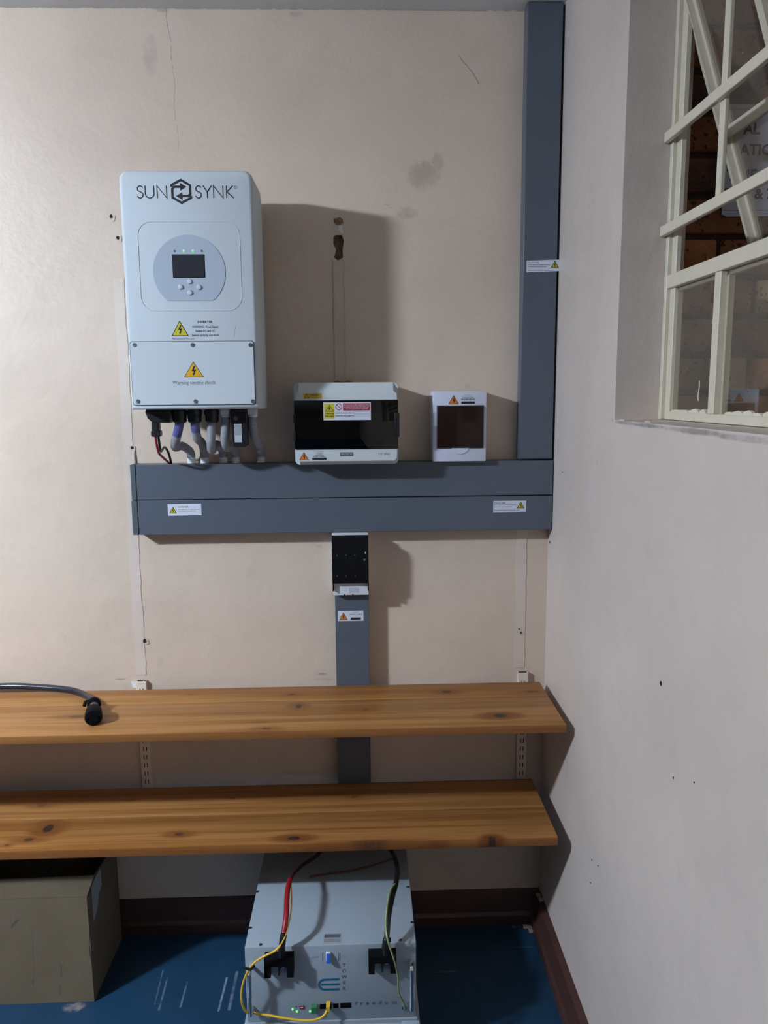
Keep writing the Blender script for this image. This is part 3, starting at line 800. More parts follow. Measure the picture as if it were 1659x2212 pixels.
er_ = (-0.8116,2.0698)
b = B(); b.tube([(er_[0] + .0034 * math.cos(k * PI / 6), IY - .0002, er_[1] + .0034 * math.sin(k * PI / 6)) for k in range(13)], .0004, 4, cap=False); b.build('registered_mark', m_ink_g, inv)
text('R', er_[0], er_[1] - .0017, .0034, IY, m_ink_g, inv, align='CENTER')
# scratch on the casing
s0 = (-0.8235,1.7544); s1 = (-0.8288,1.7307)
B().tube([(s0[0], IY, s0[1]), (s1[0], IY, s1[1])], .0005, 4).build('scratch', m_ink_l, inv)

# cable glands under the inverter
GYD = -.150      # depth at which the glands sit
def gland(x, ztop, r, h, mat, parent):
    b = B(); b.lathe((x, GYD, ztop), (0, 0, -1), [(0, r * .92), (.004, r * .92), (.004, r * 1.05), (.014, r * 1.05), (.016, r * .96), (h - .004, r * .94), (h, r * .72)], 14)
    return b.build('cable_gland', mat, parent)
g_x = [(-0.9873,1.5429)[0], (-0.9494,1.5425)[0], (-0.9061,1.5421)[0], (-0.8710,1.5418)[0], (-0.8031,1.5412)[0]]
ztop = IZ0
# flexible conduits: each is a thing with its gland, its hose and its coupling on the trunking
def conduit(label, gx, black, path, cpl, bluelen, rad=.0115, gh=.036):
    t = thing('flexible_conduit', label, 'conduit', (cpl[0], cpl[1], 1.410), 'flexible conduits under the inverter')
    if black: gland(gx, ztop, .0185, gh, m_black, t)
    else:
        b = B(); b.box(gx - .0125, gx + .0125, GYD - .0125, GYD + .0125, ztop - .018, ztop, .003, 1); b.lathe((gx, GYD, ztop - .017), (0, 0, -1), [(0, .0128), (.005, .0128), (.005, .011)], 14); b.build('conduit_adaptor', m_fit, t)
    B().lathe((cpl[0], cpl[1], 1.4102), (0, 0, 1), [(0, .0120), (.003, .0120), (.003, .0110), (.021, .0110), (.022, .0100)], 16).build('coupling', m_fit, t)
    P_ = [Vector((gx, GYD, ztop - gh + .006 if black else ztop - .016))] + [Vector(p) for p in path] + [Vector((cpl[0], cpl[1], 1.428))]
    Q = spline(P_, 9)
    # resample finely and ridge it
    D = [0]
    for i in range(1, len(Q)): D.append(D[-1] + (Q[i] - Q[i - 1]).length)
    nst = int(D[-1] / .00125); pts_ = []; j = 0
    for s_ in range(nst + 1):
        d_ = D[-1] * s_ / nst
        while j < len(D) - 2 and D[j + 1] < d_: j += 1
        f_ = (d_ - D[j]) / max(1e-9, D[j + 1] - D[j]); pts_.append(Q[j].lerp(Q[j + 1], f_))
    nb = int(bluelen / .00125)
    rr_ = [rad * (1.0 if i % 3 else .955) for i in range(len(pts_))]
    if nb:
        B().tube(pts_[:nb + 1], [rad * 1.01] * (nb + 1), 12).build('blue_sleeve', m_condb, t)
        B().tube(pts_[nb:], rr_[nb:], 12).build('ridged_hose', m_cond, t)
    else: B().tube(pts_, rr_, 12).build('ridged_hose', m_cond, t)
    return t
conduit('grey flexible conduit with violet upper sleeve, first from the left under the inverter', g_x[0], True,
        [(-0.9912,-0.1500,1.5102), (-1.0033,-0.1350,1.4800), (-1.0126,-0.1050,1.4590), (-1.0060,-0.0600,1.4596), (-0.9914,-0.0350,1.4428)], ((-0.9900,1.4160)[0], -.026), .040)
conduit('grey flexible conduit with violet upper sleeve, second from the left under the inverter', g_x[1], True,
        [(-0.9491,-0.1500,1.5098), (-0.9498,-0.1250,1.4813), (-0.9509,-0.0750,1.4699), (-0.9529,-0.0400,1.4465)], ((-0.9543,1.4156)[0], -.026), .028)
conduit('plain grey flexible conduit from the third black gland, hanging straight then bending back', g_x[2], True,
        [(-0.9081,-0.1500,1.5094), (-0.9108,-0.1500,1.4741), (-0.9151,-0.1200,1.4518), (-0.9118,-0.0700,1.4630), (-0.9029,-0.0350,1.4431)], ((-0.9024,1.4150)[0], -.026), 0)
conduit('plain grey flexible conduit from the white adaptor left of the black plug-in stick', g_x[3], False,
        [(-0.8719,-0.1500,1.5208), (-0.8754,-0.1480,1.4854), (-0.8792,-0.1250,1.4590), (-0.8743,-0.0750,1.4605), (-0.8701,-0.0370,1.4417)], ((-0.8698,1.4147)[0], -.026), 0)
conduit('plain grey flexible conduit from the white adaptor at the right end under the inverter', g_x[4], False,
        [(-0.8032,-0.1500,1.5201), (-0.8020,-0.1400,1.4902), (-0.7991,-0.1050,1.4677), (-0.7968,-0.0600,1.4550), (-0.7992,-0.0350,1.4408)], ((-0.8007,1.4139)[0], -.026), 0)

# plug-in data stick
st = thing('data_stick', 'black plug-in data stick with silver label hanging below the inverter', 'adapter', (*(-0.8399,1.4607), 0)[0:1] + (-.155, 1.47))
dx0, dx1, dz0, dz1 = -0.8558,-0.8146,1.4618,1.5536
b = B(); b.prism([(dx0 + .003, dz0 + .004), (dx0 + .010, dz0), (dx1 - .010, dz0), (dx1 - .002, dz0 + .004), (dx1, IZ0 - .010), (dx1 - .004, IZ0), (dx0 + .002, IZ0), (dx0, IZ0 - .012)], -.172, -.138, bev=.002, seg=1); b.build('stick_body', m_black, st)
ux, uz = (-0.8426,1.5341)
B().lathe((ux, -.1715, uz), (0, -1, 0), [(0, .006), (.001, .005), (.0012, .0002)], 14).build('button', m_ink_g, st)
q0, q1, q2, q3 = -0.8469,-0.8289,1.4741,1.5207
lb = sticker(q0, q1, q2, q3, -.172, st, m_sil, 'silver_label')
B().box(q0 + .001, q1 - .001, -.1727, -.1724, q2 + .004 + .014, q3 - .002).build('label_field', m_ink_l, lb, smooth=0)

# DC connector block with red and black wires
pv = thing('dc_connector', 'black DC connector block with a red and a black wire below the inverter', 'connector', (-1.0404,-0.1500,1.4871))
ax0, ax1, az0, az1 = -1.0690,-1.0067,1.5247,1.5561
b = B()
b.prism([(ax0 + .004, IZ0), (ax0, IZ0 - .006), (ax0 + .005, az0 + .012), (ax0 + .014, az0 + .003), (ax0 + .034, az0), (ax1 - .002, az0), (ax1, az0 + .012), (ax1 - .002, IZ0)][::-1], -.168, -.132, bev=.0015, seg=1)
b.build('connector_block', m_black, pv)
e0, e1, e2, e3 = -1.0592,-1.0358,1.4896,1.5247
b = B(); b.box(e0 + .002, e1 - .003, -.161, -.139, e2, e3 + .004, .002, 1); b.box(e0, e1, -.164, -.136, e2, e2 + .016, .003, 1); b.build('plug', m_black, pv)
B().tube([(-1.0501,-0.1520,1.4932), (-1.0494,-0.1500,1.4719), (-1.0500,-0.1300,1.4468), (-1.0528,-0.0800,1.4308), (-1.0500,-0.0450,1.4167), (-1.0491,-0.0300,1.4078)], .0032, 8, smooth=6).build('red_wire', m_wred, pv)
B().tube([(-1.0441,-0.1480,1.4930), (-1.0442,-0.1400,1.4629), (-1.0491,-0.1100,1.4489), (-1.0491,-0.0700,1.4570), (-1.0452,-0.0450,1.4366), (-1.0441,-0.0300,1.4090)], .0032, 8, smooth=6).build('black_wire', m_black, pv)

# ================================================================ DISTRIBUTION BOARDS
D1Y = -.136
d1x0, d1x1, d1z0, d1z1 = -0.6997,-0.4301,1.4084,1.6221
d1z0 = 1.4106
db = thing('distribution_board', 'wide off-white weatherproof distribution board with smoked black window', 'distribution board', ((d1x0 + d1x1) / 2, 0, d1z0))
b = B(); b.prism(rrect(d1x0 + .002, d1x1 - .002, d1z0, d1z1 - .004, .014, 5), -.070, -.0005, bev=.001); b.build('back_box', m_dbw, db)
wx0, wx1, wz0, wz1 = -0.6979,-0.4325,1.4524,1.5764
b = B()   # front frame above and below the window, with sloped outer borders
b.prism([(-.070, d1z1), (-.122, d1z1), (D1Y, d1z1 - .022), (D1Y, wz1), (-.070, wz1)], d1x0 + .013, d1x1 - .013, 'yz')
b.build('front_top', m_dbw, db)
b = B(); b.prism([(-.070, d1z0), (-.122, d1z0), (D1Y, d1z0 + .010), (D1Y, wz0), (-.070, wz0)], d1x0 + .013, d1x1 - .013, 'yz'); b.build('front_bottom', m_dbw, db)
for sx in (0, 1):
    xa = d1x0 if sx == 0 else d1x1; dr = 1 if sx == 0 else -1
    for (zA, zB, top) in ((wz1, d1z1, True), (d1z0, wz0, False)):
        n = 6; b = B()
        if top: pts_ = [(xa, wz1)] + [(xa + dr * (.013 - .013 * math.cos(k * PI / 2 / n)), d1z1 - .013 + .013 * math.sin(k * PI / 2 / n)) for k in range(n + 1)] + [(xa + dr * .013, wz1)]
        else: pts_ = [(xa, wz0)] + [(xa + dr * (.013 - .013 * math.cos(k * PI / 2 / n)), d1z0 + .013 - .013 * math.sin(k * PI / 2 / n)) for k in range(n + 1)] + [(xa + dr * .013, wz0)]
        b.prism(pts_, -.122, -.070)
        if top: b.prism([(xa + dr * .004, wz1), (xa + dr * .005, d1z1 - .028), (xa + dr * .013, d1z1 - .022), (xa + dr * .013, wz1)], D1Y, -.122)
        else: b.prism([(xa + dr * .004, wz0), (xa + dr * .005, d1z0 + .016), (xa + dr * .013, d1z0 + .010), (xa + dr * .013, wz0)], D1Y, -.122)
        b.build('front_corner', m_dbw, db)
# inside of the box: rail plate with breakers behind the smoked cover
B().box(d1x0 + .012, d1x1 - .012, -.080, -.0701, wz0 + .002, wz1 - .002).build('inner_plate', m_ink_g, db, smooth=0)
for k in range(8):
    xx = d1x0 + .045 + k * .0178
    B().box(xx, xx + .0168, -.092, -.080, wz0 + .025, wz0 + .070, .001, 1).build('breaker', m_ink_l if k < 4 else m_ink_g, db)
b = B(); b.box(d1x0 + .001, d1x1 - .001, D1Y - .003, D1Y + .001, wz0 - .001, wz1 + .001, .002, 2); b.build('smoked_window', m_smoke, db)
b = B(); b.box(d1x0 + .001, d1x0 + .022, -.135, -.0702, wz0 + .001, wz1 - .001); b.box(d1x1 - .022, d1x1 - .001, -.135, -.0702, wz0 + .001, wz1 - .001); b.box(d1x0 + .022, d1x1 - .022, -.130, -.0802, wz0 + .001, wz0 + .018); b.build('window_frame', m_black, db, smooth=0)
g0, g1, g2, g3 = -0.4410,-0.4278,1.4817,1.5447
B().box(g0, g1, D1Y - .006, D1Y - .001, g2, g3, .002, 2).build('window_latch', m_black, db)
for zz in (wz0 + .022, wz0 + .066): B().box(d1x0 - .001, d1x0 + .004, D1Y - .004, D1Y + .002, zz, zz + .025, .001, 1).build('hinge', m_black, db)
r_ = -0.6736,-0.6268,1.5819,1.5953 if False else None
a = (-0.6736,-0.6268,1.5819,1.5953)
ys1 = D1Y
s_ = sticker(*a, ys1, db, m_dyel, 'yellow_sticker')
b = B(); w_ = a[1] - a[0]; h_ = a[3] - a[2]
stroke(b, [(a[0] + w_ * .06, a[2] + h_ * .15), (a[0] + w_ * .29, a[2] + h_ * .15), (a[0] + w_ * .175, a[2] + h_ * .85), (a[0] + w_ * .06, a[2] + h_ * .15)], .0011, ys1 - .0007, ys1 - .0004); b.build('warning_triangle', m_ink, s_, smooth=0)
text('WARNING', a[0] + w_ * .33, a[2] + h_ * .50, h_ * .30, ys1 - .0004, m_ink_g, s_, width=w_ * .56, bold=.02)
text('Dual supply', a[0] + w_ * .36, a[2] + h_ * .16, h_ * .18, ys1 - .0004, m_ink_g, s_, width=w_ * .5)
# big white safety label on the window
a = (-0.6233,-0.5015,1.5263,1.5717)
yl = D1Y - .003
s_ = sticker(*a, yl, db, m_stick, 'safety_label'); w_ = a[1] - a[0]; h_ = a[3] - a[2]; yl -= .0004
Tq = lambda u, v: (a[0] + u * w_, a[2] + v * h_)
B().box(*[Tq(.02, 0)[0], Tq(.235, 0)[0]], yl - .0002, yl, Tq(0, .10)[1], Tq(0, .93)[1]).build('yellow_field', m_yel, s_, smooth=0)
b = B(); stroke(b, [Tq(.045, .50), Tq(.215, .50), Tq(.13, .85), Tq(.045, .50)], .0012, yl - .0004, yl - .0002)
b.prism([Tq(.13, .76), Tq(.10, .62), Tq(.125, .63), Tq(.115, .53), Tq(.155, .66), Tq(.13, .655), Tq(.145, .76)], yl - .0004, yl - .0002)
b.build('warning_triangle', m_ink, s_, smooth=0)
text('Warning', *Tq(.128, .345), h_ * .085, yl - .0002, m_ink, s_, align='CENTER', width=w_ * .18, bold=.02)
text('Dual supply', *Tq(.128, .195), h_ * .085, yl - .0002, m_ink, s_, align='CENTER', width=w_ * .19, bold=.02)
cc = Tq(.325, .75); rr_ = h_ * .17
b = B(); b.tube([(cc[0] + rr_ * math.cos(k * PI / 12), yl, cc[1] + rr_ * math.sin(k * PI / 12)) for k in range(25)], .0009, 6, cap=False); b.tube([(cc[0] - rr_ * .7, yl, cc[1] + rr_ * .7), (cc[0] + rr_ * .7, yl, cc[1] - rr_ * .7)], .0008, 6); b.build('prohibition_sign', m_red, s_)
B().box(Tq(.415, 0)[0], Tq(.985, 0)[0], yl - .0002, yl, Tq(0, .54)[1], Tq(0, .94)[1]).build('red_field', m_red, s_, smooth=0)
for i, (tx, ww) in enumerate([('Do not work on this equipment until it', .54), ('is isolated from both the mains and', .52), ('On-site generation supplies', .46)]):
    text(tx, *Tq(.70, .825 - i * .11), h_ * .068, yl - .0002, m_stick, s_, align='CENTER', width=w_ * ww, bold=.01)
for i, tx in enumerate(('Isolate on-site generation at', 'Isolate the mains supply at')):
    text(tx, *Tq(.255, .375 - i * .155), h_ * .07, yl, m_ink, s_, width=w_ * .38, bold=.02)
    x0_, z0_ = Tq(.645, .36 - i * .155); x1_, z1_ = Tq(.985, .47 - i * .155)
    b = B(); stroke(b, [(x0_, z0_), (x1_, z0_), (x1_, z1_), (x0_, z1_), (x0_, z0_)], .0006, yl - .0002, yl); b.build('answer_box', m_ink_l, s_, smooth=0)
a = (-0.6952,-0.6108,1.4203,1.4485)
a = (a[0], a[1], max(a[2], d1z0 + .0105), a[3])
ac_sticker(*a, D1Y, db, [('SUNSYNK', .83, .08, .22, m_ink_l), ('AC isolator', .68, .08, .17, m_ink_g), ('WARNING', .52, .11, .28, m_ink), ('DUAL SUPPLY', .37, .11, .38, m_ink)], tri=(.23, .30), txt=.70, mat=m_dbw, barw=.44)
a = (-0.5826,-0.5478,1.4331,1.4433)
s_ = sticker(*a, D1Y, db, m_ink_g, 'name_plate')
text('PROJOY', (a[0] + a[1]) / 2, a[2] + .0025, .0055, D1Y - .0004, m_sil, s_, align='CENTER', width=(a[1] - a[0]) * .88)
ca = (-0.4835,1.4353)
text('CE  IP65', ca[0], ca[1], .0055, D1Y, m_ink_g, db, width=.030)

d2x0, d2x1, d2z0, d2z1 = -0.3354,-0.1919,1.4094,1.5978
d2z0 = 1.4106; D2Y = -.074
db2 = thing('distribution_board', 'small white distribution board with brown tinted window', 'distribution board', ((d2x0 + d2x1) / 2, 0, d2z0))
b = B(); b.box(d2x0, d2x1, D2Y, -.0005, d2z0, d2z1, .003, 2); b.build('enclosure', m_db2, db2)
v0, v1, v2, v3 = -0.3234,-0.2006,1.4482,1.5588
B().box(v0 - .002, v1 + .002, D2Y - .0012, D2Y + .001, v2 - .003, v3 + .002, .001, 1).build('window_recess', m_ink_g, db2)
bm2 = B(); bm2.box(v0, v1, D2Y - .006, D2Y - .0012, v2, v3, .0025, 2)
mm = M('brown_acrylic', .12, .22); mm.color(mm.mix(mm.noise(8), (.016, .008, .006), (.028, .014, .009))); bm2.build('tinted_window', mm.m, db2)
cx2, cz2 = (-0.2613,1.4474)
pts_ = [(cx2 + .0235 * math.cos(-PI * k / 16), cz2 + .0175 * math.sin(-PI * k / 16)) for k in range(17)]
B().prism(pts_, D2Y - .0022, D2Y + .001, bev=.0015, seg=1).build('finger_rest', m_db2, db2)
a = (-0.2954,-0.2194,1.5606,1.5910)
ac_sticker(*a, D2Y, db2, [('SUNSYNK', .83, .08, .30, m_ink_l), ('PV array DC isolator', .66, .08, .40, m_ink), ('WARNING', .42, .19, .50, m_ink)], tri=(.20, .38), txt=.71, barw=.48)

# ================================================================ FUSE ISOLATOR
i0, i1, iz0, iz1 = -0.6101,-0.5119,1.0412,1.2181
iz1 = 1.2165
iso = thing('fuse_isolator', 'black and white fuse switch isolator below the grey trunking', 'isolator', ((i0 + i1) / 2, 0, iz0))
b = B(); b.box(i0, i1, -.055, -.0005, iz0 + .0015, iz1 - .0005, .001, 1); b.build('isolator_base', m_fit, iso)
b = B(); b.box(i0 - .0005, i1 + .0005, -.062, -.054, iz1 - .006, iz1 - .0003, .001, 1); b.build('top_rail', m_fit, iso)
b = B(); b.box(i0 + .001, i1 - .000, -.064, -.054, iz0 + .0015, iz0 + .037, .001, 1); b.build('bottom_cover', m_fit, iso)
for xx in (i0 + .030, i0 + .053): B().box(xx, xx + .003, -.0645, -.0625, iz0 + .002, iz0 + .005).build('notch', m_blackm, iso, smooth=0)
h0, h1, hz0, hz1 = -0.6083,-0.5121,1.0854,1.2193
hz1 = iz1 - .0065; hz0 = iz0 + .0375
b = B()
b.prism([(-.0548, hz0), (-.076, hz0), (-.083, hz0 + .005), (-.085, hz1 - .02), (-.079, hz1 - .003), (-.0548, hz1)], i0 - .0005, i1 + .0005, 'yz')
hd = b.build('fuse_carrier', m_blackm, iso)
for k in range(3):
    xx = i0 + .012 + k * .0245
    for zz in (hz1 - .052, hz0 + .022): B().box(xx, xx + .002, -.0856, -.0835, zz, zz + .004).build('test_slot', m_ink_g, hd, smooth=0)
B().box(i1 - .009, i1 - .0072, -.0856, -.0835, hz1 - .046, hz1 - .041).build('indicator', m_stick, hd, smooth=0)
for i in range(1): 
    mk = B(); zc = hz0 + .068; xc = i1 - .0105
    mk.tube([(xc + .0022 * math.cos(k * PI / 5), -.0847, zc + .0022 * math.sin(k * PI / 5)) for k in range(11)], .0004, 4, cap=False); mk.build('maker_mark', m_sil, hd)
    tt = text('KELVIN ELECTRIC', 0, 0, .0042, 0, m_ink_l, hd, width=.026) if False else None
B().box(i0 + .004, i0 + .036, -.0643, -.0638, iz0 + .010, iz0 + .026).build('blank_label', m_stick, iso, smooth=0)
B().box(i0 + .044, i0 + .072, -.0643, -.0638, iz0 + .008, iz0 + .024).build('rating_label', m_sil, iso, smooth=0)
for k in range(2): B().box(i0 - .0004 + k * (i1 - i0 - .002), i0 + .0028 + k * (i1 - i0 - .002), -.075, -.054, iz0 + .016, hz0).build('carrier_arm', m_blackm, iso, smooth=0)

# ================================================================ SHELVES
def slotted_upright(x, z0, z1, label):
    t = thing('slotted_upright', label, 'shelf upright', (x, 0, z0), 'slotted shelf uprights')
    b = B(); w = .014; y0 = -.013
    cols = [(-w, -.0055), (-.003, .003), (.0055, w)]
    for (a_, c_) in cols: b.box(x + a_, x + c_, y0, y0 + .0015, z0, z1)
    zz = z0 + .004; 
    prev = z0
    while zz + .0135 < z1:
        for (a_, c_) in ((-.0055, -.003), (.003, .0055)): b.box(x + a_, x + c_, y0, y0 + .0015, prev, zz)
        prev = zz + .0135; zz += .0254
    for (a_, c_) in ((-.0055, -.003), (.003, .0055)): b.box(x + a_, x + c_, y0, y0 + .0015, prev, z1)
    b.box(x - w, x - w + .0015, y0 + .0015, -.0003, z0, z1); b.box(x + w - .0015, x + w, y0 + .0015, -.0003, z0, z1)
    b.build('channel', m_track, t, smooth=0)
    B().box(x - w + .0016, x + w - .0016, -.0015, -.0003, z0 + .001, z1 - .001).build('slot_shade_back', m_dark, t, smooth=0)  # near-black sheet paints the channel's inner shade behind the slots
    for zs in (.7475, .4500):   # bracket arms under the shelves
        bb_ = B(); bb_.prism([(-.0128, zs - .002), (-.0128, zs - .055), (-.03, zs - .05), (-.27, zs - .014), (-.27, zs - .002)], x - .004, x + .004, 'yz'); bb_.build('shelf_bracket', m_track, t, smooth=0)
    return t
UXL, UXR = (-1.1655,0.5415)[0], (-0.0652,0.5151)[0]
slotted_upright(UXL, .34, .785, 'painted slotted steel shelf upright near the cardboard box')
slotted_upright(UXR, .34, .789, 'painted slotted steel shelf upright beside the room corner')

def shelf(label, planks, x1, zt, zb):
    t = thing('wooden_shelf', label, 'shelf', (-1.4, -.2, zb))
    for (y0, y1, mat) in planks:
        B().box(-2.7, x1, y0, y1, zb, zt, .0018, 2).build('plank', mat, t)
    return t
SZ1, SZ2 = .772, .475
kn1f = [(*(-0.1797,-0.2687), .016, .011, 1.0), (*(-0.7028,-0.1831), .008, .012, .8), (*(-0.5244,-0.2103), .010, .008, .5), (*(-0.7949,-0.2774), .03, .004, .35), (*(-1.2743,-0.2196), .02, .007, .6), (*(-0.7726,-0.3165), .012, .006, .6)]
kn1b = [(*(-0.2981,-0.1015), .013, .008, .9), (*(-0.0610,-0.1138), .018, .007, .6), (*(-0.7286,-0.0992), .009, .006, .7), (*(-0.1657,-0.0463), .012, .006, .5), (*(-1.0118,-0.0846), .006, .004, .4)]
kn2f = [(*(-1.3591,-0.2436), .013, .018, 1.0), (*(-1.3885,-0.2928), .013, .008, .8), (*(-1.0092,-0.2849), .012, .007, .7), (*(-0.7115,-0.3168), .016, .009, 1.0), (*(-0.2085,-0.3413), .009, .010, 1.0), (*(-0.3488,-0.3553), .012, .007, .9), (*(-0.5172,-0.3398), .05, .005, .6), (*(-1.4332,-0.3151), .006, .005, .6)]
kn2b = [(*(-0.9294,-0.2168), .013, .007, .9), (*(-0.1223,-0.2192), .018, .008, .8), (*(-0.5597,-0.1223), .008, .005, .5), (*(-1.4233,-0.1268), .012, .006, .5), (*(-0.9037,-0.1115), .01, .004, .5)]
shelf('upper pine shelf board with the black hose lying on it', [(-.333, -.1463, pine('pine_a', -.333, kn1f, seed=1.3)), (-.1452, -.041, pine('pine_b', 0, kn1b, seed=5.1, tint=(.98, .96, .92)))], -.024, SZ1, SZ1 - .0205)
shelf('lower pine shelf board above the cardboard box and the battery', [(-.343, -.1963, pine('pine_c', -.343, kn2f, seed=9.7, tint=(.93, .88, .8))), (-.1952, -.041, pine('pine_d', 0, kn2b, seed=3.4, tint=(.97, .95, .93)))], -.040, SZ2, SZ2 - .0225)

# hose with end plug on the upper shelf
hz = SZ1 + .0088
hose = thing('black_hose', 'thick black hose with round end plug lying on the upper shelf', 'hose', (-1.25, -.17, SZ1))
hp = [(-2.2, -.075, hz), (-1.75, -.040 - .012, hz), *[(-1.5555,-0.0296,0.7850), (-1.4478,-0.0403,0.7850), (-1.3508,-0.0658,0.7850), (-1.3010,-0.0984,0.7850), (-1.2655,-0.1422,0.7890), (-1.2373,-0.1916,0.7935)]]
B().tube(hp, .0088, 14, smooth=6).build('hose_body', m_hose, hose)
pe = Vector((-1.2373,-0.1916,0.7935)); pd = Vector((-1.2097,-0.2762,0.7930)); ax = (pd - pe); ax.z = 0; ax.normalize()
B().lathe(pe - ax * .010, ax, [(0, .0095), (.002, .0165), (.012, .0180), (.016, .0165), (.018, .0095)], 18).build('clamp_collar', m_blackm, hose)
cdir = Vector((ax.y, -ax.x, 0)) * (1 if ax.y > 0 else -1)
cdir = Vector((-1, 0, 0))
q_ = pe - ax * .004
B().tube([q_ + cdir * .015 + Vector((0, 0, .006)), q_ + cdir * .022 + Vector((0, 0, .004)), q_ + cdir * .025 + ax * .010 + Vector((0, 0, -.002))], .0045, 8, smooth=3).build('clamp_screw', m_blackm, hose)
B().lathe(pe + ax * .006, ax, [(0, .0095), (.004, .0112), (.034, .0112), (.036, .0095)], 16).build('hose_neck', m_steel, hose)
pc = pe + ax * .038; pc.z = SZ1 + .0218
B().lathe(pc, ax, [(0, .010), (.002, .0165), (.010, .0195), (.040, .0214), (.052, .0214), (.056, .0200), (.058, .012), (.055, .010)], 22).build('end_plug', m_blackm, hose)

# ================================================================ CARDBOARD BOX
BX1, BXL, BYF, BYB, BZ = -1.260, -1.80, -.272, -.036, .297
cb = thing('cardboard_box', 'open brown cardboard box on the floor under the lower shelf', 'box', ((BXL + BX1) / 2, (BYF + BYB) / 2, ZF))
def wallq(b, pts, t):
    b.prism(pts, *t)
tk = .004
b = B(); b.prism([(BXL, ZF + .0005), (BX1 - .001, ZF + .0005), (BX1, BZ), (BXL, BZ)], BYF, BYF + tk); b.build('front_panel', m_card, cb, smooth=0)
b = B(); b.box(BXL, BX1, BYB - tk, BYB, ZF + .0005, BZ); b.build('back_panel', m_card, cb, smooth=0)
b = B(); b.prism([(BYF + tk, ZF + .0005), (BYB - tk, ZF + .0005), (BYB - tk, BZ + .004), (-.15, BZ + .012), (-.20, BZ + .018), (BYF + tk, BZ)], BX1 - tk - .001, BX1 - .001, 'yz'); side = b.build('side_panel', m_card, cb, smooth=0)
b = B(); b.box(BXL, BXL + tk, BYF + tk, BYB - tk, ZF + .0005, BZ); b.build('side_panel', m_card, cb, smooth=0)
b = B(); b.box(BXL + tk, BX1 - tk - .001, BYF + tk, BYB - tk, ZF + .0005, ZF + .005); b.build('bottom_panel', m_card, cb, smooth=0)
b = B()
fl = [[(BXL, BYF - .0005, BZ + .0008), (BXL + .2, BYF - .0005, BZ + .0008), (BX1 - .001, BYF - .0005, BZ + .0008)], [(BXL, BYF + .003, BZ + .030), (BXL + .2, BYF + .002, BZ + .031), (BX1 + .011, BYF + .001, BZ + .032)], [(BXL, BYF + .002, BZ + .047), (BXL + .25, BYF + .003, BZ + .051), (BX1 + .022, BYF - .002, BZ + .060)]]
g_ = [[(b.bm.verts.new(p), b.bm.verts.new((p[0], p[1] + .004, p[2]))) for p in row] for row in fl]
for i in range(2):
    for j in range(2):
        for k in range(2):
            b.bm.faces.new([g_[i][j][k], g_[i][j + 1][k], g_[i + 1][j + 1][k], g_[i + 1][j][k]])
for i in range(2):
    for (j) in (0, 2): b.bm.faces.new([g_[i][j][0], g_[i][j][1], g_[i + 1][j][1], g_[i + 1][j][0]])
for j in range(2):
    for i in (0, 2): b.bm.faces.new([g_[i][j][0], g_[i][j + 1][0], g_[i][j + 1][1], g_[i][j][1]])
b.build('front_flap', m_card, cb, smooth=.5)
# torn edge along the front corner, tape tab and label on the side
b = B(); b.prism([(BX1 - .008, BZ - .002), (BX1 - .001, BZ), (BX1 - .001, BZ - .10), (BX1 - .005, BZ - .14), (BX1 - .001, BZ - .2), (BX1 - .001, ZF + .002), (BX1 - .004, ZF + .002), (BX1 - .010, BZ - .12)][::-1], BYF - .0015, BYF); b.build('torn_edge', m_card, cb, smooth=0)
b = B(); b.prism([(BYF + .002, BZ - .004), (BYF + .030, BZ - .002), (BYF + .030, BZ - .075), (BYF + .022, BZ - .085), (BYF + .006, BZ - .06)], BX1 - .001, BX1 + .0005, 'yz'); b.build('cardboard_tab', m_card, cb, smooth=0)
b = B(); b.prism([(BYF + .034, BZ + .004), (-.20, BZ + .012), (-.165, BZ + .008), (-.165, BZ - .04), (-.19, BZ - .048), (-.20, BZ - .07), (-.215, BZ - .085), (BYF + .034, BZ - .095)], BX1 - .001, BX1 - .0002, 'yz'); b.build('paper_label', m_tape, cb, smooth=0)

# ================================================================ BATTERY
AX0, AX1, AYF, AYB, AZ = -.8190, -.4120, -.481, -.036, .300
bt = thing('battery_module', 'pale grey steel battery module under the lower shelf with chrome handles', 'battery', ((AX0 + AX1) / 2, -.2, .1003))
b = B(); b.box(AX0, AX1, AYF, AYB, .1003, AZ, .003, 2); b.build('case', m_bat, bt)
YB = AYF
AB = .100       # underside of the battery module, which stands on a wider lower unit
tray = thing('steel_plinth', 'wider pale steel plinth unit directly under the battery module', 'plinth', ((AX0 + AX1) / 2, -.2, ZF))
b = B(); b.box(AX0 - .009, AX1 + .009, AYF - .018, AYB, ZF + .0003, AB - .010, .003, 2); b.build('base_case', m_bat, tray)
b = B(); b.box(AX0 - .002, AX1 + .002, AYF - .004, AYB - .002, AB - .0099, AB - .0003); b.build('base_top', m_bat, tray, smooth=0)
b = B(); b.box(AX1 - .036, AX1 + .008, AYF - .0175, AYF - .0045, AB - .0099, AB - .003, .002, 1); b.build('raised_lug', m_bat, tray)
b = B(); b.box(AX0 - .008, AX0 + .034, AYF - .0175, AYF - .0045, AB - .0099, AB - .006, .002, 1); b.build('raised_lug', m_bat, tray)
for (ux, uy) in [(-0.8150,-0.2750), (-0.8143,-0.4136), (-0.7819,-0.4725), (-0.4188,-0.2729), (-0.4170,-0.4105), (-0.4484,-0.4716)]:
    B().lathe((ux, uy, AZ - .0003), (0, 0, 1), [(0, .0042), (.0012, .0040), (.0018, .003), (.0008, .0016), (.0006, .0002)], 12).build('screw', m_steel, bt)
lx_ = [*(-0.6344,-0.4763), *(-0.5901,-0.4410)]
b = B(); b.box(lx_[0], lx_[2], lx_[1], lx_[3], AZ, AZ + .0005); lab = b.build('rating_label', m_ink_l, bt, smooth=0)
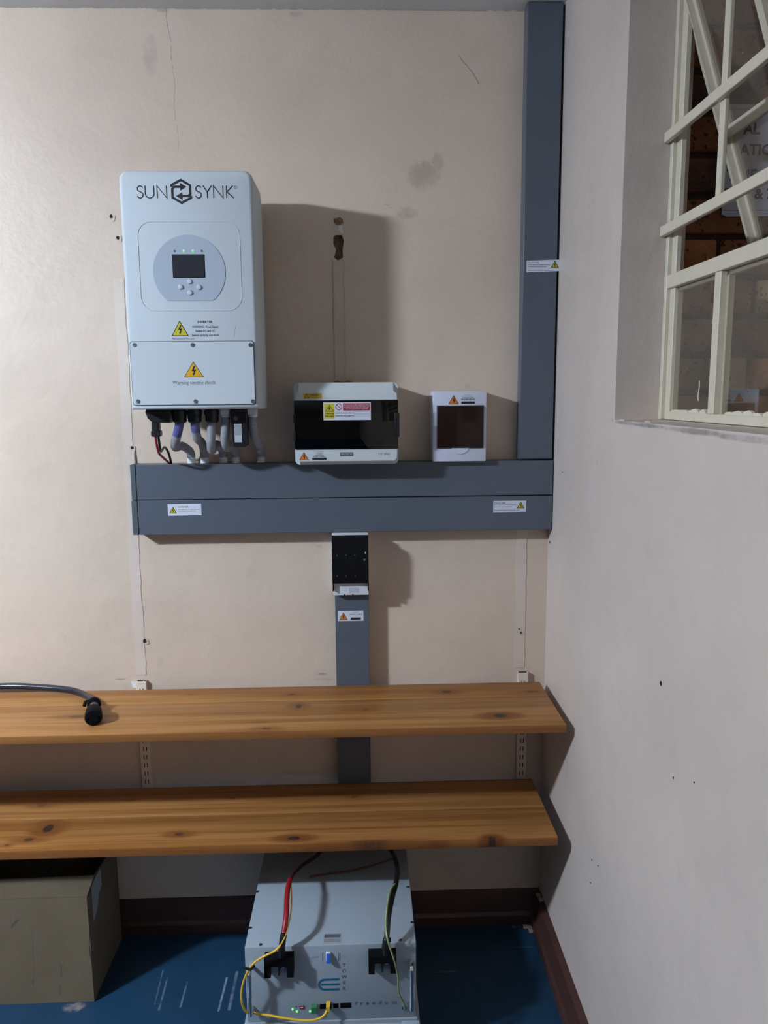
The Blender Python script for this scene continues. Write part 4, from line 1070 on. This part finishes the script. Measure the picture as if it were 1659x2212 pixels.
B().box(lx_[0] + .003, lx_[2] - .003, lx_[1] + .004, lx_[1] + .016, AZ + .0005, AZ + .0008).build('printed_field', m_ink_p, lab, smooth=0)
B().box(lx_[0] + .003, lx_[2] - .003, lx_[1] + .020, lx_[3] - .004, AZ + .0005, AZ + .0008).build('printed_field', m_ink_g, lab, smooth=0)
# terminals in black U-shaped shrouds
m_term = plain('terminal_grey', (.26, .30, .32), .3)
for (q, nm) in (((-0.7705,-0.7022,0.2410,0.2955), 'l'), ((-0.5260,-0.4603,0.2423,0.2947), 'r')):
    x0_, x1_, z0_, z1_ = q
    z1_ = min(z1_, AZ - .012)
    w_ = x1_ - x0_
    b = B(); b.prism([(x0_, z0_), (x0_ + w_ * .22, z0_), (x0_ + w_ * .22, z1_ - .018), (x1_ - w_ * .22, z1_ - .018), (x1_ - w_ * .22, z0_), (x1_, z0_), (x1_, z1_), (x0_, z1_)], YB - .028, YB - .0002)
    sh = b.build('terminal_shroud', m_blackm, bt, smooth=0)
    B().box(x0_ + w_ * .22, x1_ - w_ * .22, YB - .016, YB - .0003, z0_ + .003, z1_ - .018).build('terminal_block', m_term, sh, smooth=0)
    B().box(x0_ + w_ * .47, x0_ + w_ * .52, YB - .024, YB - .016, z0_ + .002, z1_ - .018).build('divider', m_black, sh, smooth=0)
    B().lathe((x0_ + w_ * .66, YB - .016, z0_ + .016), (0, -1, 0), [(0, .008), (.006, .008), (.006, .004), (.010, .004), (.0101, .0002)], 8).build('terminal_bolt', m_steel, sh)
# rocker switch, logo, lettering
s0_, s1_, s2_, s3_ = -0.6268,-0.6153,0.2580,0.2837
B().box(s0_, s1_, YB - .004, YB - .0002, s2_, s3_, .001, 1).build('switch_frame', m_fit, bt)
b = B(); b.prism([(YB - .004, s2_ + .003), (YB - .013, s2_ + .004), (YB - .006, s3_ - .003), (YB - .004, s3_ - .003)], s0_ + .0015, s1_ - .0005, 'yz'); b.build('rocker_switch', m_bluesw, bt, smooth=0)
for px_ in ((-0.6354,0.2695), (-0.5974,0.2683), (-0.5941,0.2682)): B().box(px_[0], px_[0] + .001, YB - .0004, YB, px_[1] - .011, px_[1] + .011).build('switch_mark', m_ink_g, bt, smooth=0)
for s_, p_, hh in [('OFF', (-0.6514,0.2664), .006), ('ON', (-0.5832,0.2653), .006), ('T', (-0.5841,0.2420), .0085), ('O', (-0.5844,0.2266), .0085), ('W', (-0.5846,0.2106), .0085), ('E', (-0.5849,0.1951), .0085), ('R', (-0.5851,0.1796), .0085), ('-', (-0.5390,0.2688), .006), ('+', (-0.6942,0.2679), .006)]:
    text(s_, p_[0], p_[1], hh, YB, m_ink_l if hh < .007 else m_ink_g, bt, align='CENTER', bold=.03)
l0, l1, l2, l3 = -0.6474,-0.5965,0.1796,0.2119
b = B(); bw = .0052; r_ = (l3 - l2) / 2
pth = [(l1, l3 - bw / 2)] + arc(l0 + r_, (l2 + l3) / 2, r_ - bw / 2, r_ - bw / 2, 90, 270, 14) + [(l1, l2 + bw / 2)]
stroke(b, pth, bw, YB - .0005, YB + .0003); stroke(b, [(l0 + bw * 1.4, (l2 + l3) / 2), (l1, (l2 + l3) / 2)], bw * .9, YB - .0005, YB + .0003)
b.build('letter_emblem', m_logo, bt, smooth=0)
fa, fb_ = (-0.5585,0.1381), (-0.4592,0.1382)
text('freedom', fa[0], fa[1], .0090, YB, m_ink_g, bt, width=fb_[0] - fa[0], bold=.035, spacing=1.9)
wa = (-0.5096,0.1250); text('W O N', wa[0], wa[1], .0065, YB, m_ink_l, bt, align='CENTER', width=.032)
# ports
for q, mt_, nm, th in [((-0.6442,-0.6164,0.1306,0.1444), m_blackm, 'network_port', .0012), ((-0.6122,-0.5997,0.1316,0.1448), m_blackm, 'network_port', .0012), ((-0.5952,-0.5691,0.1314,0.1452), m_blackm, 'network_port', .0012),
                   ((-0.6930,-0.6820,0.1333,0.1421), m_pinkd, 'dip_switch', .002), ((-0.6644,-0.6505,0.1282,0.1457), m_grn, 'terminal_plug', .012)]:
    B().box(q[0], q[1], YB - th, YB - .0001, q[2], q[3], .0004, 1).build(nm, mt_, bt)
    if nm == 'dip_switch': B().box(q[0] + .002, q[1] - .002, YB - .0026, YB - .002, (q[2] + q[3]) / 2 - .001, (q[2] + q[3]) / 2 + .001).build('slider', m_stick, bt, smooth=0)
for p_ in ((-0.7097,0.1325), (-0.6994,0.1259), (-0.6680,0.1254)):
    B().lathe((p_[0], YB, p_[1]), (0, -1, 0), [(0, .0026), (.0015, .0026), (.002, .0016), (.0021, .0002)], 10).build('indicator_light', m_led, bt)
p_ = (-0.7012,0.1397)
B().lathe((p_[0], YB, p_[1]), (0, -1, 0), [(0, .0018), (.0012, .0016), (.0013, .0002)], 8).build('indicator_light', m_ink_g, bt)
# chrome handles
for (pa, pb) in (((-0.8049,0.2541), (-0.8066,0.1418)), ((-0.4259,0.2532), (-0.4251,0.1427))):
    xx = (pa[0] + pb[0]) / 2; za, zb = pa[1], max(pb[1], .106)
    B().tube([(xx, YB, za), (xx, YB - .018, za), (xx, YB - .0255, za - .003), (xx, YB - .028, za - .011), (xx, YB - .028, zb + .011), (xx, YB - .0255, zb + .003), (xx, YB - .018, zb), (xx, YB, zb)], .0050, 12, smooth=3).build('handle', m_chrome, bt)

# ================================================================ BATTERY CABLES
rc = thing('power_cable', 'thick red power cable rising from the left battery terminal', 'cable', (-0.7288,-0.5010,0.2901))
low = [(-0.7293,-0.4990,0.2824), (-0.7292,-0.5010,0.2973), (-0.7281,-0.5010,0.3165), (-0.7238,-0.4930,0.3438)]
mid = [(-0.7238,-0.4930,0.3438), (-0.7200,-0.4682,0.3683), (-0.7221,-0.4257,0.3800), (-0.7231,-0.3832,0.3835), (-0.7206,-0.3477,0.3817)]
top = [(-0.7206,-0.3477,0.3817), (-0.7157,-0.3123,0.3729), (-0.6971,-0.2343,0.3466), (-0.6595,-0.1351,0.3167), (-.60, -.06, .36), (-.575, -.02, .42)]
B().tube(mid, .0066, 12, smooth=6).build('red_sheath', m_wred, rc)
B().tube(low, [.0085, .0085, .0085, .0078, .0078, .0066], 12, smooth=5).build('lug_sleeve', m_black, rc)
B().tube(top, .0052, 10, smooth=6).build('dark_red_sheath', plain('dark_red', (.05, .008, .008), .5), rc)
B().tube([(-0.7312,-0.5050,0.3246), (-0.7247,-0.5110,0.3255), (-0.7210,-0.5050,0.3243)], .0022, 8, smooth=4).build('cable_tie', m_black, rc)
kc = thing('power_cable', 'thick black power cable rising from the right battery terminal', 'cable', (-0.4855,-0.5010,0.2892))
B().tube([(-0.4855,-0.5010,0.2855), (-0.4842,-0.5010,0.3133), (-0.4816,-0.4930,0.3335), (-0.4757,-0.4583,0.3593), (-0.4645,-0.4044,0.3693), (-0.4545,-0.3619,0.3708), (-0.4470,-0.2910,0.3611), (-0.4492,-0.2201,0.3478), (-0.4570,-0.1634,0.3348), (-.50, -.06, .37), (-.545, -.02, .42)], .0066, 12, smooth=6).build('black_sheath', m_black, kc)
B().tube([(-0.4855,-0.4990,0.2803), (-0.4854,-0.5015,0.3017), (-0.4842,-0.5015,0.3185), (-0.4829,-0.4980,0.3278)], [.0095, .0095, .0088, .007], 12, smooth=3).build('lug_sleeve', m_black, kc)
B().box(*[(-0.4823,0.3219)[0], (-0.4726,0.3216)[0]], -.513, -.503, *[(-0.4823,0.3267)[1], (-0.4822,0.3339)[1]], .001, 1).build('cable_tie', m_black, kc)
ew = thing('earth_wire', 'thin green and yellow earth wire dangling from the black cable to the handle', 'wire', (-0.4411,-0.4970,0.1368))
EP = [(-0.4574,-0.3761,0.3820), (-0.4712,-0.4044,0.3820), (-0.4799,-0.4541,0.3747), (-0.4845,-0.4890,0.3583), (-0.4823,-0.5150,0.3422), (-0.4752,-0.5240,0.3192), (-0.4648,-0.5250,0.2838), (-0.4579,-0.5120,0.2366), (-0.4567,-0.5050,0.2000), (-0.4533,-0.5010,0.1780), (-0.4431,-0.4950,0.1500), (-0.4405,-0.4870,0.1278)]
B().tube(EP, .0017, 8, smooth=7).build('yellow_insulation', plain('yellow_green', (.42, .43, .16), .45), ew)
B().tube([(p[0] + .0010, p[1] - .0008, p[2] + .0006) for p in EP], .0014, 8, smooth=7).build('green_stripe', m_wgrn, ew)
p_ = (-0.4405,0.1278)
B().lathe((p_[0], YB, p_[1]), (0, -1, 0), [(0, .006), (.003, .006), (.003, .0035), (.006, .003), (.0061, .0002)], 10).build('ring_terminal', m_chrome, ew)
yc = thing('network_cable', 'yellow network cable looping round the left handle to the port', 'cable', (-0.6237,-0.4920,0.1390))
YP = [(-0.7193,-0.3506,0.3773), (-0.7123,-0.4044,0.3769), (-0.7098,-0.4470,0.3706), (-0.7129,-0.4782,0.3574), (-0.7200,-0.4990,0.3411), (-0.7298,-0.5130,0.3285), (-0.7422,-0.5190,0.3194), (-0.7655,-0.5230,0.3103), (-0.7851,-0.5230,0.2978), (-0.7984,-0.5230,0.2840), (-0.8103,-0.5200,0.2615), (-0.8207,-0.5150,0.2299), (-0.8251,-0.5110,0.1999), (-0.8245,-0.5050,0.1677), (-0.8175,-0.4990,0.1448), (-0.8051,-0.4950,0.1408), (-0.7916,-0.4980,0.1381), (-0.7650,-0.5010,0.1361), (-0.7294,-0.5070,0.1328), (-0.6877,-0.5110,0.1287), (-0.6549,-0.5110,0.1287), (-0.6352,-0.5070,0.1343), (-0.6266,-0.5010,0.1422)]
B().tube(YP[:6], .0016, 8, smooth=6).build('thin_yellow_run', m_wyel, yc)
B().tube(YP[5:], .0027, 10, smooth=6).build('cable_jacket', m_wyel, yc)
q = (-0.6284,-0.6190,0.1335,0.1534)
B().prism([(q[0], q[3]), (q[1], q[3]), (q[1] - .0005, q[2] + .006), (q[1] - .0035, q[2]), (q[0] + .002, q[2]), (q[0], q[2] + .006)][::-1], -.501, -.484, bev=.001, seg=1).build('plug_boot', m_wyel, yc)
p_ = Vector((-0.7995,-0.5230,0.2828))
B().tube([p_ + Vector((-.017, 0, .002)), p_ + Vector((-.008, -.004, 0)), p_ + Vector((.002, -.004, -.002)), p_ + Vector((.008, .006, -.002))], .0030, 8, smooth=4).build('cable_tie', m_black, yc)
rw = thing('loose_wire', 'thin dark brown wire end sticking out behind the battery cables', 'wire', (-0.6841,-0.2060,0.2931))
B().tube([(-0.6829,-0.2201,0.3027), (-0.6432,-0.2130,0.3022), (-0.5677,-0.2060,0.3076), (-0.5044,-0.2060,0.3223), (-0.4565,-0.2130,0.3434)], .0026, 8, smooth=5).build('insulation', m_rust, rw)
